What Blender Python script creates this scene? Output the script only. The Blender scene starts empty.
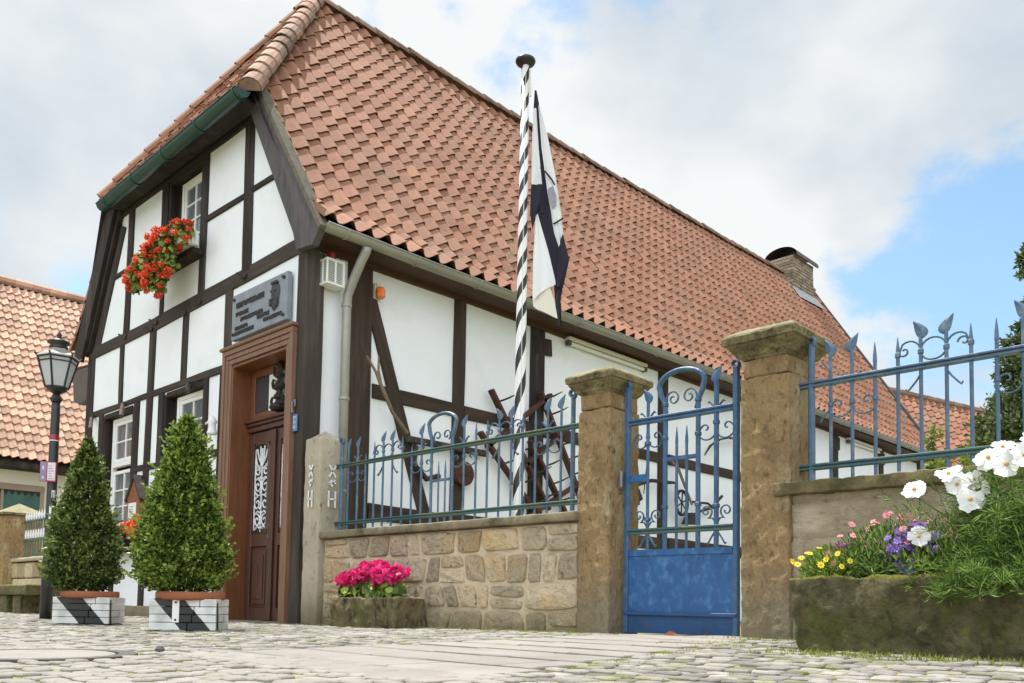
import bpy, bmesh, math, random
import numpy as np
from mathutils import Vector, Matrix, noise as mnoise
random.seed(7); RNG = np.random.default_rng(11)
scene = bpy.context.scene
COL = scene.collection
PI = math.pi
def nz(x, y, z=0.0): return mnoise.noise(Vector((x, y, z)))
def rnd(a, b): return random.uniform(a, b)

# ------------------------------------------------------------------ materials
def principled(name):
    m = bpy.data.materials.new(name); m.use_nodes = True
    nt = m.node_tree; return m, nt, nt.nodes['Principled BSDF']
def c4(c): return (c[0], c[1], c[2], 1.0)
def pm(name, c1, c2, scale=6.0, rough=0.8, bump=0.0, bscale=30.0, stretch=(1, 1, 1), metal=0.0, tint=0.0,
       c3=None, s3=1.5, t3=(0.52, 0.7), detail=6.0, spec=0.3, objrand=0.0, transl=0.0, moss=None, mossh=(0.0, 0.3), up=None, pit=None, bdist=0.02):
    """two-colour noise + stain colour c3 + per-face tint attribute + bump"""
    m, nt, b = principled(name); N = nt.nodes.new; Lk = nt.links.new
    tc = N('ShaderNodeTexCoord'); mp = N('ShaderNodeMapping'); mp.inputs['Scale'].default_value = stretch
    Lk(tc.outputs['Object'], mp.inputs['Vector'])
    vec = mp.outputs['Vector']
    if objrand:
        oi = N('ShaderNodeObjectInfo'); ad = N('ShaderNodeVectorMath'); ad.operation = 'ADD'
        ml = N('ShaderNodeMath'); ml.operation = 'MULTIPLY'; ml.inputs[1].default_value = 37.0
        Lk(oi.outputs['Random'], ml.inputs[0]); Lk(vec, ad.inputs[0]); Lk(ml.outputs[0], ad.inputs[1]); vec = ad.outputs[0]
    n1 = N('ShaderNodeTexNoise'); n1.inputs['Scale'].default_value = scale; n1.inputs['Detail'].default_value = detail
    n1.inputs['Roughness'].default_value = 0.62
    Lk(vec, n1.inputs['Vector'])
    r1 = N('ShaderNodeMapRange'); r1.inputs[1].default_value = 0.3; r1.inputs[2].default_value = 0.7
    Lk(n1.outputs['Fac'], r1.inputs[0])
    mx = N('ShaderNodeMix'); mx.data_type = 'RGBA'; mx.inputs['A'].default_value = c4(c1); mx.inputs['B'].default_value = c4(c2)
    Lk(r1.outputs[0], mx.inputs['Factor']); col = mx.outputs['Result']
    def stain(col, c, s, t, off):
        n = N('ShaderNodeTexNoise'); n.inputs['Scale'].default_value = s; n.inputs['Detail'].default_value = 8.0
        n.inputs['Roughness'].default_value = 0.65
        a = N('ShaderNodeVectorMath'); a.operation = 'ADD'; a.inputs[1].default_value = (off, off * 1.7, off * .3)
        Lk(vec, a.inputs[0]); Lk(a.outputs[0], n.inputs['Vector'])
        r = N('ShaderNodeMapRange'); r.inputs[1].default_value = t[0]; r.inputs[2].default_value = t[1]
        Lk(n.outputs['Fac'], r.inputs[0])
        k = N('ShaderNodeMix'); k.data_type = 'RGBA'; k.inputs['B'].default_value = c4(c)
        Lk(r.outputs[0], k.inputs['Factor']); Lk(col, k.inputs['A']); return k.outputs['Result']
    if c3: col = stain(col, c3, s3, t3, 5.2)
    if pit: col = stain(col, pit[0], pit[1], pit[2], 11.3)
    if up:      # moss / lichen on faces that look upwards
        g = N('ShaderNodeNewGeometry'); sx = N('ShaderNodeSeparateXYZ'); Lk(g.outputs['Normal'], sx.inputs[0])
        n = N('ShaderNodeTexNoise'); n.inputs['Scale'].default_value = 9.0; n.inputs['Detail'].default_value = 6; Lk(vec, n.inputs['Vector'])
        a = N('ShaderNodeMath'); a.operation = 'ADD'; Lk(sx.outputs['Z'], a.inputs[0]); Lk(n.outputs['Fac'], a.inputs[1])
        r = N('ShaderNodeMapRange'); r.inputs[1].default_value = up[1]; r.inputs[2].default_value = up[2]; Lk(a.outputs[0], r.inputs[0])
        k = N('ShaderNodeMix'); k.data_type = 'RGBA'; k.inputs['B'].default_value = c4(up[0])
        Lk(r.outputs[0], k.inputs['Factor']); Lk(col, k.inputs['A']); col = k.outputs['Result']
    if moss:    # damp green staining above the ground (a stain of the stone, with ragged edge)
        sx = N('ShaderNodeSeparateXYZ'); Lk(tc.outputs['Object'], sx.inputs[0])
        n = N('ShaderNodeTexNoise'); n.inputs['Scale'].default_value = 5.0; n.inputs['Detail'].default_value = 6; Lk(vec, n.inputs['Vector'])
        a = N('ShaderNodeMath'); a.operation = 'MULTIPLY_ADD'; a.inputs[1].default_value = -0.35; Lk(n.outputs['Fac'], a.inputs[0]); Lk(sx.outputs['Z'], a.inputs[2])
        r = N('ShaderNodeMapRange'); r.inputs[1].default_value = mossh[1] - .2; r.inputs[2].default_value = mossh[0] - .2; Lk(a.outputs[0], r.inputs[0])
        k = N('ShaderNodeMix'); k.data_type = 'RGBA'; k.inputs['B'].default_value = c4(moss)
        Lk(r.outputs[0], k.inputs['Factor']); Lk(col, k.inputs['A']); col = k.outputs['Result']
    if tint:
        at = N('ShaderNodeAttribute'); at.attribute_name = 'tint'
        r = N('ShaderNodeMapRange'); r.inputs[3].default_value = 1 - tint; r.inputs[4].default_value = 1 + tint
        Lk(at.outputs['Fac'], r.inputs[0])
        k = N('ShaderNodeVectorMath'); k.operation = 'SCALE'; Lk(col, k.inputs[0]); Lk(r.outputs[0], k.inputs['Scale']); col = k.outputs[0]
    Lk(col, b.inputs['Base Color'])
    b.inputs['Roughness'].default_value = rough; b.inputs['Metallic'].default_value = metal
    b.inputs['Specular IOR Level'].default_value = spec
    if bump:
        n = N('ShaderNodeTexNoise'); n.inputs['Scale'].default_value = bscale; n.inputs['Detail'].default_value = 10.0; n.inputs['Roughness'].default_value = .68
        Lk(vec, n.inputs['Vector'])
        bp = N('ShaderNodeBump'); bp.inputs['Strength'].default_value = bump; bp.inputs['Distance'].default_value = bdist
        Lk(n.outputs['Fac'], bp.inputs['Height']); Lk(bp.outputs[0], b.inputs['Normal'])
    if transl:
        out = nt.nodes['Material Output']; t = N('ShaderNodeBsdfTranslucent'); Lk(col, t.inputs['Color'])
        ms = N('ShaderNodeMixShader'); ms.inputs[0].default_value = transl
        Lk(b.outputs[0], ms.inputs[1]); Lk(t.outputs[0], ms.inputs[2]); Lk(ms.outputs[0], out.inputs['Surface'])
    return m
def leafmat(name, dark, light, rough=0.5, transl=0.25):
    m, nt, b = principled(name); N = nt.nodes.new; Lk = nt.links.new
    at = N('ShaderNodeAttribute'); at.attribute_name = 'tint'
    mx = N('ShaderNodeMix'); mx.data_type = 'RGBA'; mx.inputs['A'].default_value = c4(dark); mx.inputs['B'].default_value = c4(light)
    Lk(at.outputs['Fac'], mx.inputs['Factor']); Lk(mx.outputs['Result'], b.inputs['Base Color'])
    b.inputs['Roughness'].default_value = rough; b.inputs['Specular IOR Level'].default_value = 0.35
    out = nt.nodes['Material Output']; t = N('ShaderNodeBsdfTranslucent'); Lk(mx.outputs['Result'], t.inputs['Color'])
    ms = N('ShaderNodeMixShader'); ms.inputs[0].default_value = transl
    Lk(b.outputs[0], ms.inputs[1]); Lk(t.outputs[0], ms.inputs[2]); Lk(ms.outputs[0], out.inputs['Surface'])
    return m

PLASTER = pm('white plaster', (.82, .835, .88), (.78, .795, .835), 1.3, .9, .25, 45, c3=(.70, .70, .70), s3=1.6, t3=(.54, .80))
PLASTER2 = pm('cream plaster', (.74, .71, .64), (.68, .65, .58), 1.0, .9, .2, 40)
TIMBER = pm('dark oak timber', (.036, .025, .021), (.015, .0115, .010), 9, .75, .7, 16, (1, 1, .09), objrand=1, c3=(.070, .055, .047), s3=7, t3=(.5, .72))
TIMBERL = pm('weathered oak timber', (.066, .050, .042), (.032, .025, .021), 9, .8, .7, 16, (1, 1, .09), objrand=1, c3=(.12, .10, .088), s3=6, t3=(.5, .75))
TIMBERB = pm('brown oak timber', (.060, .037, .026), (.026, .018, .014), 9, .75, .7, 16, (1, 1, .09), objrand=1, c3=(.095, .07, .055), s3=6, t3=(.52, .75))
BARGE = pm('grey violet painted board', (.105, .092, .098), (.070, .060, .065), 5, .7, .4, 20, (3, 3, .6), c3=(.05, .045, .045), s3=4)
BARGEM = pm('mossy board edge', (.15, .13, .10), (.085, .08, .06), 9, .9, .5, 25)
SOFFIT = pm('reddish brown boards', (.10, .052, .032), (.06, .032, .022), 6, .7, .5, 20, (4, .3, 4))
TILE = pm('terracotta pantile', (.325, .158, .098), (.248, .115, .070), 3.2, .8, .35, 35, tint=.125, c3=(.245, .145, .098), s3=.9, t3=(.50, .75), pit=((.15, .12, .075), 4.5, (.60, .72)))
TILEL = pm('orange pantile', (.58, .37, .27), (.46, .275, .185), 3.5, .7, .3, 35, tint=.3, c3=(.42, .26, .18), s3=1.1, t3=(.55, .75))
TILER = pm('pale ridge tile', (.38, .225, .168), (.27, .15, .105), 6, .8, .4, 30, tint=.45, c3=(.20, .155, .115), s3=4, t3=(.46, .62), pit=((.13, .12, .07), 7, (.56, .68)))
TILED = pm('dark mossy ridge tile', (.27, .17, .125), (.17, .12, .09), 6, .9, .4, 30, tint=.3)
GREENG = pm('green painted gutter', (.010, .055, .042), (.008, .040, .032), 4, .35, .05, 20, spec=.5)
ZINC = pm('weathered zinc', (.34, .325, .295), (.26, .25, .23), 5, .45, .1, 20, (1, .4, 1), metal=.25, spec=.5)
ZINCD = pm('dark zinc', (.12, .115, .11), (.09, .085, .08), 5, .5, .1, 20, metal=.3)
DOORW = pm('varnished red brown oak', (.20, .075, .030), (.13, .047, .020), 10, .38, .25, 20, (2, 2, .25), spec=.5)
DOORL = pm('pale worn oak moulding', (.24, .128, .078), (.165, .082, .048), 10, .45, .25, 20, (2, 2, .25), spec=.5)
DOORD = pm('dark carved oak', (.095, .038, .021), (.055, .023, .014), 9, .4, .35, 20, (2, 2, .3), spec=.5)
CARVE = pm('near black carved wood', (.030, .022, .018), (.016, .012, .010), 14, .5, .5, 40)
WHITEP = pm('white window paint', (.80, .80, .79), (.74, .74, .73), 5, .45, .05, 30)
WHITEI = pm('white painted iron', (.78, .78, .80), (.66, .66, .70), 9, .5, .1, 30)
GLASSM, _nt, _b = principled('dark window glass'); _b.inputs['Base Color'].default_value = (.045, .05, .055, 1); _b.inputs['Roughness'].default_value = .04; _b.inputs['Specular IOR Level'].default_value = .75
CURT = pm('grey net curtain behind glass', (.16, .17, .19), (.09, .10, .115), 3, .12, 0, 20, (6, 1, 1), spec=.7)
TEALG = pm('teal tinted glass', (.06, .16, .15), (.03, .085, .085), 2, .12, 0, 20, spec=.7)
LAMPG = pm('frosted lamp glass', (.80, .82, .84), (.72, .75, .78), 2, .25, 0, 20, spec=.5, transl=.5)
BLACKM = pm('black painted metal', (.020, .021, .022), (.012, .012, .013), 8, .38, .1, 30, spec=.5)
GREYM = pm('grey metal', (.26, .26, .27), (.18, .18, .19), 8, .4, .1, 30, metal=.4)
BLUEM = pm('worn blue iron paint', (.072, .135, .225), (.048, .090, .155), 9, .42, .3, 30, c3=(.17, .21, .22), s3=14, t3=(.52, .74), spec=.5)
BLUEV = pm('deep blue gate paint', (.040, .110, .225), (.027, .072, .155), 9, .42, .3, 30, c3=(.10, .18, .27), s3=12, t3=(.54, .74), spec=.5)
BLUEG = pm('blue green weathered rail paint', (.040, .110, .150), (.050, .105, .085), 6, .55, .35, 30, c3=(.10, .115, .045), s3=7, t3=(.47, .62), spec=.45)
BLUEP = pm('brushed blue sheet paint', (.020, .105, .285), (.012, .064, .195), 7, .42, .3, 18, (1, 1, .7), c3=(.065, .20, .39), s3=17, t3=(.50, .74), spec=.5)
BLUED = pm('dark blue kick plate paint', (.016, .075, .20), (.012, .05, .14), 8, .5, .3, 20, c3=(.08, .05, .05), s3=8, t3=(.6, .75), spec=.45)
SAND = pm('ochre sandstone', (.46, .315, .155), (.25, .16, .082), 5, .92, 1.0, 34, (1, 1, .55), c3=(.54, .45, .30), s3=3.2, t3=(.5, .68), moss=(.24, .215, .145), mossh=(.0, .62), detail=12, pit=((.15, .10, .055), 26, (.53, .68)), bdist=.05)
SANDC = pm('lichen covered sandstone', (.38, .315, .165), (.19, .155, .08), 9, .95, 1.0, 40, up=((.45, .42, .26), 1.0, 1.5), c3=(.075, .062, .035), s3=6, t3=(.5, .68), detail=12, pit=((.08, .066, .035), 24, (.53, .67)), bdist=.05)
SANDP = pm('grey beige sandstone', (.47, .41, .315), (.36, .31, .235), 4, .95, .6, 26, (1, 1, .6), c3=(.20, .17, .12), s3=2.5, t3=(.55, .75), moss=(.20, .17, .10), mossh=(.0, .5), pit=((.16, .13, .09), 14, (.585, .68)), bdist=.03)
COPE = pm('mossy coping stone', (.26, .215, .14), (.16, .135, .085), 6, .95, .8, 25, c3=(.075, .065, .03), s3=4, t3=(.52, .7), up=((.32, .29, .19), .9, 1.5))
COPEM = pm('green mossy coping stone', (.22, .175, .09), (.12, .098, .05), 9, .95, 1.0, 36, c3=(.095, .085, .035), s3=6, t3=(.45, .62), up=((.34, .33, .24), 1.05, 1.5))
MORTAR = pm('sandy mortar', (.64, .53, .39), (.53, .435, .31), 5, .95, .7, 40, c3=(.36, .28, .18), s3=2, moss=(.20, .17, .08), mossh=(-.1, .35))
STONE = pm('rubble stone', (.60, .49, .345), (.42, .345, .255), 9, .95, 1.0, 34, tint=.26, c3=(.54, .39, .22), s3=1.6, t3=(.50, .62), moss=(.17, .15, .075), mossh=(-.02, .36), detail=12, pit=((.25, .20, .145), 20, (.56, .66)), bdist=.035)
BLOCKW = pm('smeared sandstone wall', (.56, .46, .325), (.38, .31, .215), 6, .95, 1.0, 26, (1, 1, 2), c3=(.66, .56, .41), s3=2.2, t3=(.5, .66), detail=12, pit=((.27, .22, .16), 9, (.56, .68)), bdist=.04)
TROUGH = pm('dark mossy trough stone', (.235, .205, .105), (.080, .072, .032), 12, .95, 1.0, 34, c3=(.120, .135, .030), s3=4.5, t3=(.48, .66), up=((.24, .225, .045), .75, 1.05), detail=12, pit=((.050, .043, .024), 24, (.48, .74)), bdist=.06)
TROUGHP = pm('mossy trough stone', (.27, .215, .12), (.11, .090, .045), 9, .95, 1.0, 34, (1, 1, .6), c3=(.11, .12, .035), s3=4, t3=(.48, .68), up=((.30, .27, .15), .95, 1.4), detail=12, pit=((.05, .042, .022), 11, (.55, .65)), bdist=.05)
SOIL = pm('dark soil', (.05, .035, .025), (.03, .022, .016), 20, .95, .8, 50)
COBBLE = pm('grey sandstone setts', (.305, .28, .252), (.205, .19, .172), 5, .9, .6, 30, tint=.28, c3=(.36, .335, .31), s3=2, t3=(.5, .7), pit=((.20, .21, .085), 5, (.54, .66)))
SLAB = pm('pale sandstone slabs', (.325, .298, .27), (.27, .248, .226), 3, .9, .5, 30, tint=.08, c3=(.25, .228, .205), s3=1.6, t3=(.52, .7), pit=((.21, .205, .12), 5, (.60, .72)))
JOINT = pm('mossy joint soil', (.22, .21, .10), (.19, .18, .08), 3, .95, .5, 40, c3=(.25, .28, .06), s3=1.2, t3=(.45, .6))
FARG = pm('distant ground', (.22, .20, .15), (.14, .15, .08), .4, .95)
GRASSM = leafmat('yellow green grass', (.15, .19, .03), (.36, .40, .09), .6, .3)
BOX1 = leafmat('fresh boxwood leaves', (.022, .055, .007), (.31, .415, .075), .36, .3)
BOX2 = leafmat('dark boxwood leaves', (.018, .042, .009), (.22, .29, .07), .36, .25)
TREEL = leafmat('tree leaves', (.020, .045, .014), (.19, .24, .09), .45, .3)
BUSHL = leafmat('yellow green bush leaves', (.06, .11, .015), (.28, .34, .06), .5, .35)
GERL = leafmat('geranium leaves', (.030, .080, .012), (.36, .44, .09), .55, .3)
DAISL = leafmat('daisy foliage', (.04, .10, .02), (.32, .44, .13), .5, .35)
YDAISL = leafmat('bright yellow green daisy foliage', (.06, .14, .015), (.44, .54, .12), .5, .4)
COSL = leafmat('feathery cosmos foliage', (.020, .065, .009), (.33, .48, .10), .5, .38)
BARK = pm('bark', (.09, .065, .045), (.05, .038, .028), 12, .9, .8, 25, (1, 1, .3))
def petal(name, a, b): return leafmat(name, a, b, .55, .3)
REDP = petal('scarlet petals', (.62, .030, .012), (.92, .17, .07))
PINKP = petal('magenta petals', (.56, .010, .13), (.80, .05, .26))
ROSEP = petal('rose petals', (.62, .16, .24), (.82, .36, .42))
VIOP = petal('violet petals', (.16, .07, .42), (.36, .22, .66))
YELP = petal('yellow petals', (.70, .50, .02), (.86, .72, .06))
WHITP = petal('white petals', (.78, .78, .77), (.86, .86, .86))
YCEN = pm('golden flower centre', (.60, .36, .02), (.45, .24, .02), 60, .8, .5, 80)
TERRA = pm('terracotta pot', (.34, .12, .06), (.26, .09, .045), 5, .8, .3, 30)
WBRICK = None
RUST = pm('rusty red iron', (.10, .038, .024), (.052, .024, .018), 10, .8, .5, 40)
RUSTD = pm('dark rusty iron', (.045, .032, .028), (.025, .020, .018), 10, .7, .4, 40)
STICK = pm('bleached stick', (.25, .19, .125), (.15, .11, .07), 12, .85, .5, 30, (1, 1, .3))
FLAGW = pm('white flag cloth', (.86, .86, .88), (.81, .81, .84), 2, .8, .15, 90, transl=.3)
FLAGC = pm('cream flag cloth', (.80, .76, .68), (.74, .70, .62), 2, .8, .15, 90, transl=.2)
FLAGB = pm('navy black flag cloth', (.022, .018, .035), (.014, .012, .022), 3, .8, .15, 90)
FLAGE = pm('grey flag emblem print', (.20, .20, .23), (.30, .30, .33), 40, .8)
PLAQ = pm('slate grey plaque', (.26, .285, .33), (.20, .22, .26), 5, .6, .3, 40, c3=(.32, .34, .38), s3=4)
PLAQD = pm('dark raised letters', (.065, .06, .065), (.045, .042, .045), 20, .6)
PAPER = pm('white paper', (.78, .78, .76), (.72, .72, .70), 8, .7)
CREAMP = pm('cream plastic', (.68, .64, .53), (.60, .56, .46), 6, .5)
ORANGE = pm('orange beacon lens', (.85, .20, .02), (.7, .13, .01), 8, .25, spec=.6)
REDL = pm('red lens', (.30, .012, .015), (.22, .01, .012), 8, .3, spec=.6)
BLUES = pm('blue enamel', (.10, .22, .42), (.08, .17, .34), 6, .35, spec=.6)
SIGNR = pm('crimson sign frame', (.42, .05, .09), (.34, .04, .08), 6, .5)
SIGNP = pm('pale pink sign face', (.72, .62, .66), (.64, .55, .6), 12, .5)
SIGNL = pm('lavender sign face', (.28, .25, .36), (.2, .18, .28), 12, .5)
WOODN = pm('notice box wood', (.26, .10, .045), (.18, .065, .03), 8, .6, .3, 25, (3, 3, .5))
BRICKG = pm('weathered chimney brick', (.33, .27, .20), (.24, .195, .145), 7, .95, .8, 25, tint=.3, c3=(.16, .14, .11), s3=3)
LEADM = pm('pale lead flashing', (.46, .47, .49), (.36, .37, .39), 6, .5, metal=.3)
HOODM = pm('brown weathered sheet metal', (.16, .105, .09), (.10, .065, .055), 6, .5, .1, 20, metal=.2)
PEBBLE = pm('dark pebble', (.12, .12, .12), (.08, .08, .08), 20, .8)
CASTI = pm('cast iron cover', (.15, .14, .13), (.09, .085, .08), 20, .7, .8, 60)

def planter_mat(name, w, h):
    """white glazed boards with a painted black diagonal band (object space)"""
    m, nt, b = principled(name); N = nt.nodes.new; Lk = nt.links.new
    tc = N('ShaderNodeTexCoord'); s = N('ShaderNodeSeparateXYZ'); Lk(tc.outputs['Object'], s.inputs[0])
    def M(op, a, c, v=None):
        k = N('ShaderNodeMath'); k.operation = op
        for i, q in enumerate((a, c, v)):
            if q is None: continue
            if isinstance(q, (int, float)): k.inputs[i].default_value = q
            else: Lk(q, k.inputs[i])
        return k.outputs[0]
    x = M('ADD', M('DIVIDE', s.outputs['X'], w), .5); t = M('DIVIDE', s.outputs['Z'], h)
    q = M('ADD', x, M('MULTIPLY', t, .45))
    n = N('ShaderNodeTexNoise'); n.inputs['Scale'].default_value = 18; n.inputs['Detail'].default_value = 6; Lk(tc.outputs['Object'], n.inputs['Vector'])
    q = M('ADD', q, M('MULTIPLY_ADD', n.outputs['Fac'], .03, -.015))
    band = M('MULTIPLY', M('GREATER_THAN', q, .50), M('LESS_THAN', q, .95))
    wn = N('ShaderNodeMix'); wn.data_type = 'RGBA'; wn.inputs['A'].default_value = (.66, .66, .64, 1); wn.inputs['B'].default_value = (.46, .46, .45, 1)
    n2 = N('ShaderNodeTexNoise'); n2.inputs['Scale'].default_value = 9; n2.inputs['Detail'].default_value = 8; Lk(tc.outputs['Object'], n2.inputs['Vector'])
    r = N('ShaderNodeMapRange'); r.inputs[1].default_value = .45; r.inputs[2].default_value = .7; Lk(n2.outputs['Fac'], r.inputs[0]); Lk(r.outputs[0], wn.inputs['Factor'])
    mx = N('ShaderNodeMix'); mx.data_type = 'RGBA'; mx.inputs['B'].default_value = (.018, .018, .019, 1)
    Lk(wn.outputs['Result'], mx.inputs['A']); Lk(band, mx.inputs['Factor']); Lk(mx.outputs['Result'], b.inputs['Base Color'])
    b.inputs['Roughness'].default_value = .6
    return m
def pole_mat():
    m, nt, b = principled('white pole with black spiral stripe'); N = nt.nodes.new; Lk = nt.links.new
    tc = N('ShaderNodeTexCoord'); s = N('ShaderNodeSeparateXYZ'); Lk(tc.outputs['Object'], s.inputs[0])
    a = N('ShaderNodeMath'); a.operation = 'ARCTAN2'; Lk(s.outputs['Y'], a.inputs[0]); Lk(s.outputs['X'], a.inputs[1])
    d = N('ShaderNodeMath'); d.operation = 'MULTIPLY_ADD'; d.inputs[1].default_value = -1 / PI; Lk(a.outputs[0], d.inputs[0])
    z1 = N('ShaderNodeMath'); z1.operation = 'MINIMUM'; z1.inputs[1].default_value = 3.4; Lk(s.outputs['Z'], z1.inputs[0])
    z2 = N('ShaderNodeMath'); z2.operation = 'MULTIPLY'; z2.inputs[1].default_value = 1 / .47 - 1 / .30; Lk(z1.outputs[0], z2.inputs[0])
    z = N('ShaderNodeMath'); z.operation = 'MULTIPLY_ADD'; z.inputs[1].default_value = 1 / .30; Lk(s.outputs['Z'], z.inputs[0]); Lk(z2.outputs[0], z.inputs[2]); Lk(z.outputs[0], d.inputs[2])
    f = N('ShaderNodeMath'); f.operation = 'FRACT'; Lk(d.outputs[0], f.inputs[0])
    g = N('ShaderNodeMath'); g.operation = 'GREATER_THAN'; g.inputs[1].default_value = .55; Lk(f.outputs[0], g.inputs[0])
    mx = N('ShaderNodeMix'); mx.data_type = 'RGBA'; mx.inputs['A'].default_value = (.80, .80, .82, 1); mx.inputs['B'].default_value = (.018, .018, .024, 1)
    Lk(g.outputs[0], mx.inputs['Factor']); Lk(mx.outputs['Result'], b.inputs['Base Color']); b.inputs['Roughness'].default_value = .4
    return m
POLEM = pole_mat()

# ------------------------------------------------------------------ mesh helpers
class MB:
    def __init__(s): s.v = []; s.f = []; s.m = []; s.t = []
    def add(s, vs, fs, mi=0, tint=.5):
        o = len(s.v); s.v.extend([tuple(v) for v in vs]); s.f.extend([tuple(i + o for i in f) for f in fs]); s.m.extend([mi] * len(fs))
        s.t.extend(tint if hasattr(tint, '__len__') else [tint] * len(vs)); return s
    def box(s, x0, x1, y0, y1, z0, z1, mi=0, b=.004, tint=.5):
        """box with chamfered edges"""
        if b <= 0 or min(x1 - x0, y1 - y0, z1 - z0) < 2.5 * b: b = min(x1 - x0, y1 - y0, z1 - z0) * .15
        X = (x0, x1); Y = (y0, y1); Z = (z0, z1); vs = []; idx = {}
        for i in (0, 1):
            for j in (0, 1):
                for k in (0, 1):
                    sx, sy, sz = (1 if i == 0 else -1), (1 if j == 0 else -1), (1 if k == 0 else -1)
                    for a in range(3):
                        p = [X[i] + sx * b, Y[j] + sy * b, Z[k] + sz * b]
                        if a == 0: p[0] = X[i]
                        if a == 1: p[1] = Y[j]
                        if a == 2: p[2] = Z[k]
                        idx[i, j, k, a] = len(vs); vs.append(p)
        I = idx; fs = []
        for i in (0, 1): fs.append([I[i, 0, 0, 0], I[i, 1, 0, 0], I[i, 1, 1, 0], I[i, 0, 1, 0]])
        for j in (0, 1): fs.append([I[0, j, 0, 1], I[1, j, 0, 1], I[1, j, 1, 1], I[0, j, 1, 1]])
        for k in (0, 1): fs.append([I[0, 0, k, 2], I[1, 0, k, 2], I[1, 1, k, 2], I[0, 1, k, 2]])
        for i in (0, 1):
            for j in (0, 1): fs.append([I[i, j, 0, 0], I[i, j, 1, 0], I[i, j, 1, 1], I[i, j, 0, 1]])
        for i in (0, 1):
            for k in (0, 1): fs.append([I[i, 0, k, 0], I[i, 1, k, 0], I[i, 1, k, 2], I[i, 0, k, 2]])
        for j in (0, 1):
            for k in (0, 1): fs.append([I[0, j, k, 1], I[1, j, k, 1], I[1, j, k, 2], I[0, j, k, 2]])
        for i in (0, 1):
            for j in (0, 1):
                for k in (0, 1): fs.append([I[i, j, k, 0], I[i, j, k, 1], I[i, j, k, 2]])
        return s.add(vs, fs, mi, tint)
    def tube(s, pts, r, n=6, mi=0, caps=True, flat=None, tint=.5):
        """sweep; r number or list; flat=(a,b) gives an oval/flat section (a in the curve plane normal, b across)"""
        pts = [Vector(p) for p in pts]; k = len(pts); rs = r if hasattr(r, '__len__') else [r] * k
        ref = None; vs = []; fs = []
        for i, p in enumerate(pts):
            d = (pts[min(i + 1, k - 1)] - pts[max(i - 1, 0)]).normalized()
            if ref is None:
                ref = Vector((0, 1, 0)) if abs(d.y) < .9 else Vector((1, 0, 0))
            a = (ref - d * ref.dot(d)).normalized(); ref = a; b = d.cross(a)
            for j in range(n):
                t = 2 * PI * (j + .5) / n
                fa, fb = flat if flat else (1, 1)
                vs.append(p + a * math.cos(t) * rs[i] * fa + b * math.sin(t) * rs[i] * fb)
        for i in range(k - 1):
            for j in range(n):
                fs.append((i * n + j, i * n + (j + 1) % n, (i + 1) * n + (j + 1) % n, (i + 1) * n + j))
        if caps: fs.append(tuple(range(n - 1, -1, -1))); fs.append(tuple((k - 1) * n + j for j in range(n)))
        return s.add(vs, fs, mi, tint)
    def lathe(s, c, prof, n=16, mi=0, ang=0.0):
        vs = []; fs = []
        for r, z in prof:
            for j in range(n):
                t = 2 * PI * j / n + ang; vs.append((c[0] + r * math.cos(t), c[1] + r * math.sin(t), c[2] + z))
        for i in range(len(prof) - 1):
            for j in range(n): fs.append((i * n + j, i * n + (j + 1) % n, (i + 1) * n + (j + 1) % n, (i + 1) * n + j))
        fs.append(tuple(range(n - 1, -1, -1))); fs.append(tuple((len(prof) - 1) * n + j for j in range(n)))
        return s.add(vs, fs, mi)
    def prism(s, poly, axis, a0, a1, mi=0, tint=.5):
        """extrude a 2D polygon; axis 'y': poly is (x,z); 'x': poly is (y,z); 'z': (x,y)"""
        def P(p, a): return {'y': (p[0], a, p[1]), 'x': (a, p[0], p[1]), 'z': (p[0], p[1], a)}[axis]
        n = len(poly); vs = [P(p, a0) for p in poly] + [P(p, a1) for p in poly]
        fs = [tuple(range(n)), tuple(range(2 * n - 1, n - 1, -1))] + [(i, i + n, (i + 1) % n + n, (i + 1) % n) for i in range(n)]
        return s.add(vs, fs, mi, tint)
    def leaves(s, P, D, size, asp=.55, mi=0, tint=None, fold=.25):
        """diamond leaves at points P pointing along D; numpy"""
        n = len(P); P = np.asarray(P, float); D = np.asarray(D, float); D /= (np.linalg.norm(D, axis=1, keepdims=True) + 1e-9)
        Q = RNG.normal(size=(n, 3)); W = np.cross(D, Q); W /= (np.linalg.norm(W, axis=1, keepdims=True) + 1e-9); Nn = np.cross(D, W)
        L = (size * RNG.uniform(.65, 1.3, n))[:, None] if not hasattr(size, '__len__') else np.asarray(size)[:, None]
        a = P; c = P + D * L; m = P + D * L * .5
        b = m + W * L * asp * .5 + Nn * L * fold * .3; d = m - W * L * asp * .5 + Nn * L * fold * .3
        V = np.stack([a, b, c, d], 1).reshape(-1, 3); o = len(s.v)
        s.v.extend(map(tuple, V.tolist())); base = np.arange(n)[:, None] * 4 + o
        F = base + np.array([[0, 1, 2, 3]]); s.f.extend(map(tuple, F.tolist())); s.m.extend([mi] * n)
        if tint is None: tint = RNG.uniform(0, 1, n) ** 1.5
        s.t.extend(np.repeat(np.asarray(tint), 4).tolist()); return s
    def build(s, name, mats, parent=None, loc=None, smooth=False, local=False):
        if not isinstance(mats, (list, tuple)): mats = [mats]
        me = bpy.data.meshes.new(name)
        o = bpy.data.objects.new(name, me); COL.objects.link(o)
        off = Vector((0, 0, 0))
        if parent is not None:
            o.parent = parent
            if not local:
                q = parent
                while q: off += q.location; q = q.parent
        elif loc is not None:
            o.location = loc; off = Vector(loc) if not local else off
        vs = [(v[0] - off.x, v[1] - off.y, v[2] - off.z) for v in s.v] if off.length > 0 else s.v
        me.from_pydata(vs, [], s.f); me.update()
        for m in mats: me.materials.append(m)
        me.polygons.foreach_set('material_index', s.m)
        if smooth: me.polygons.foreach_set('use_smooth', [True] * len(s.f))
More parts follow.
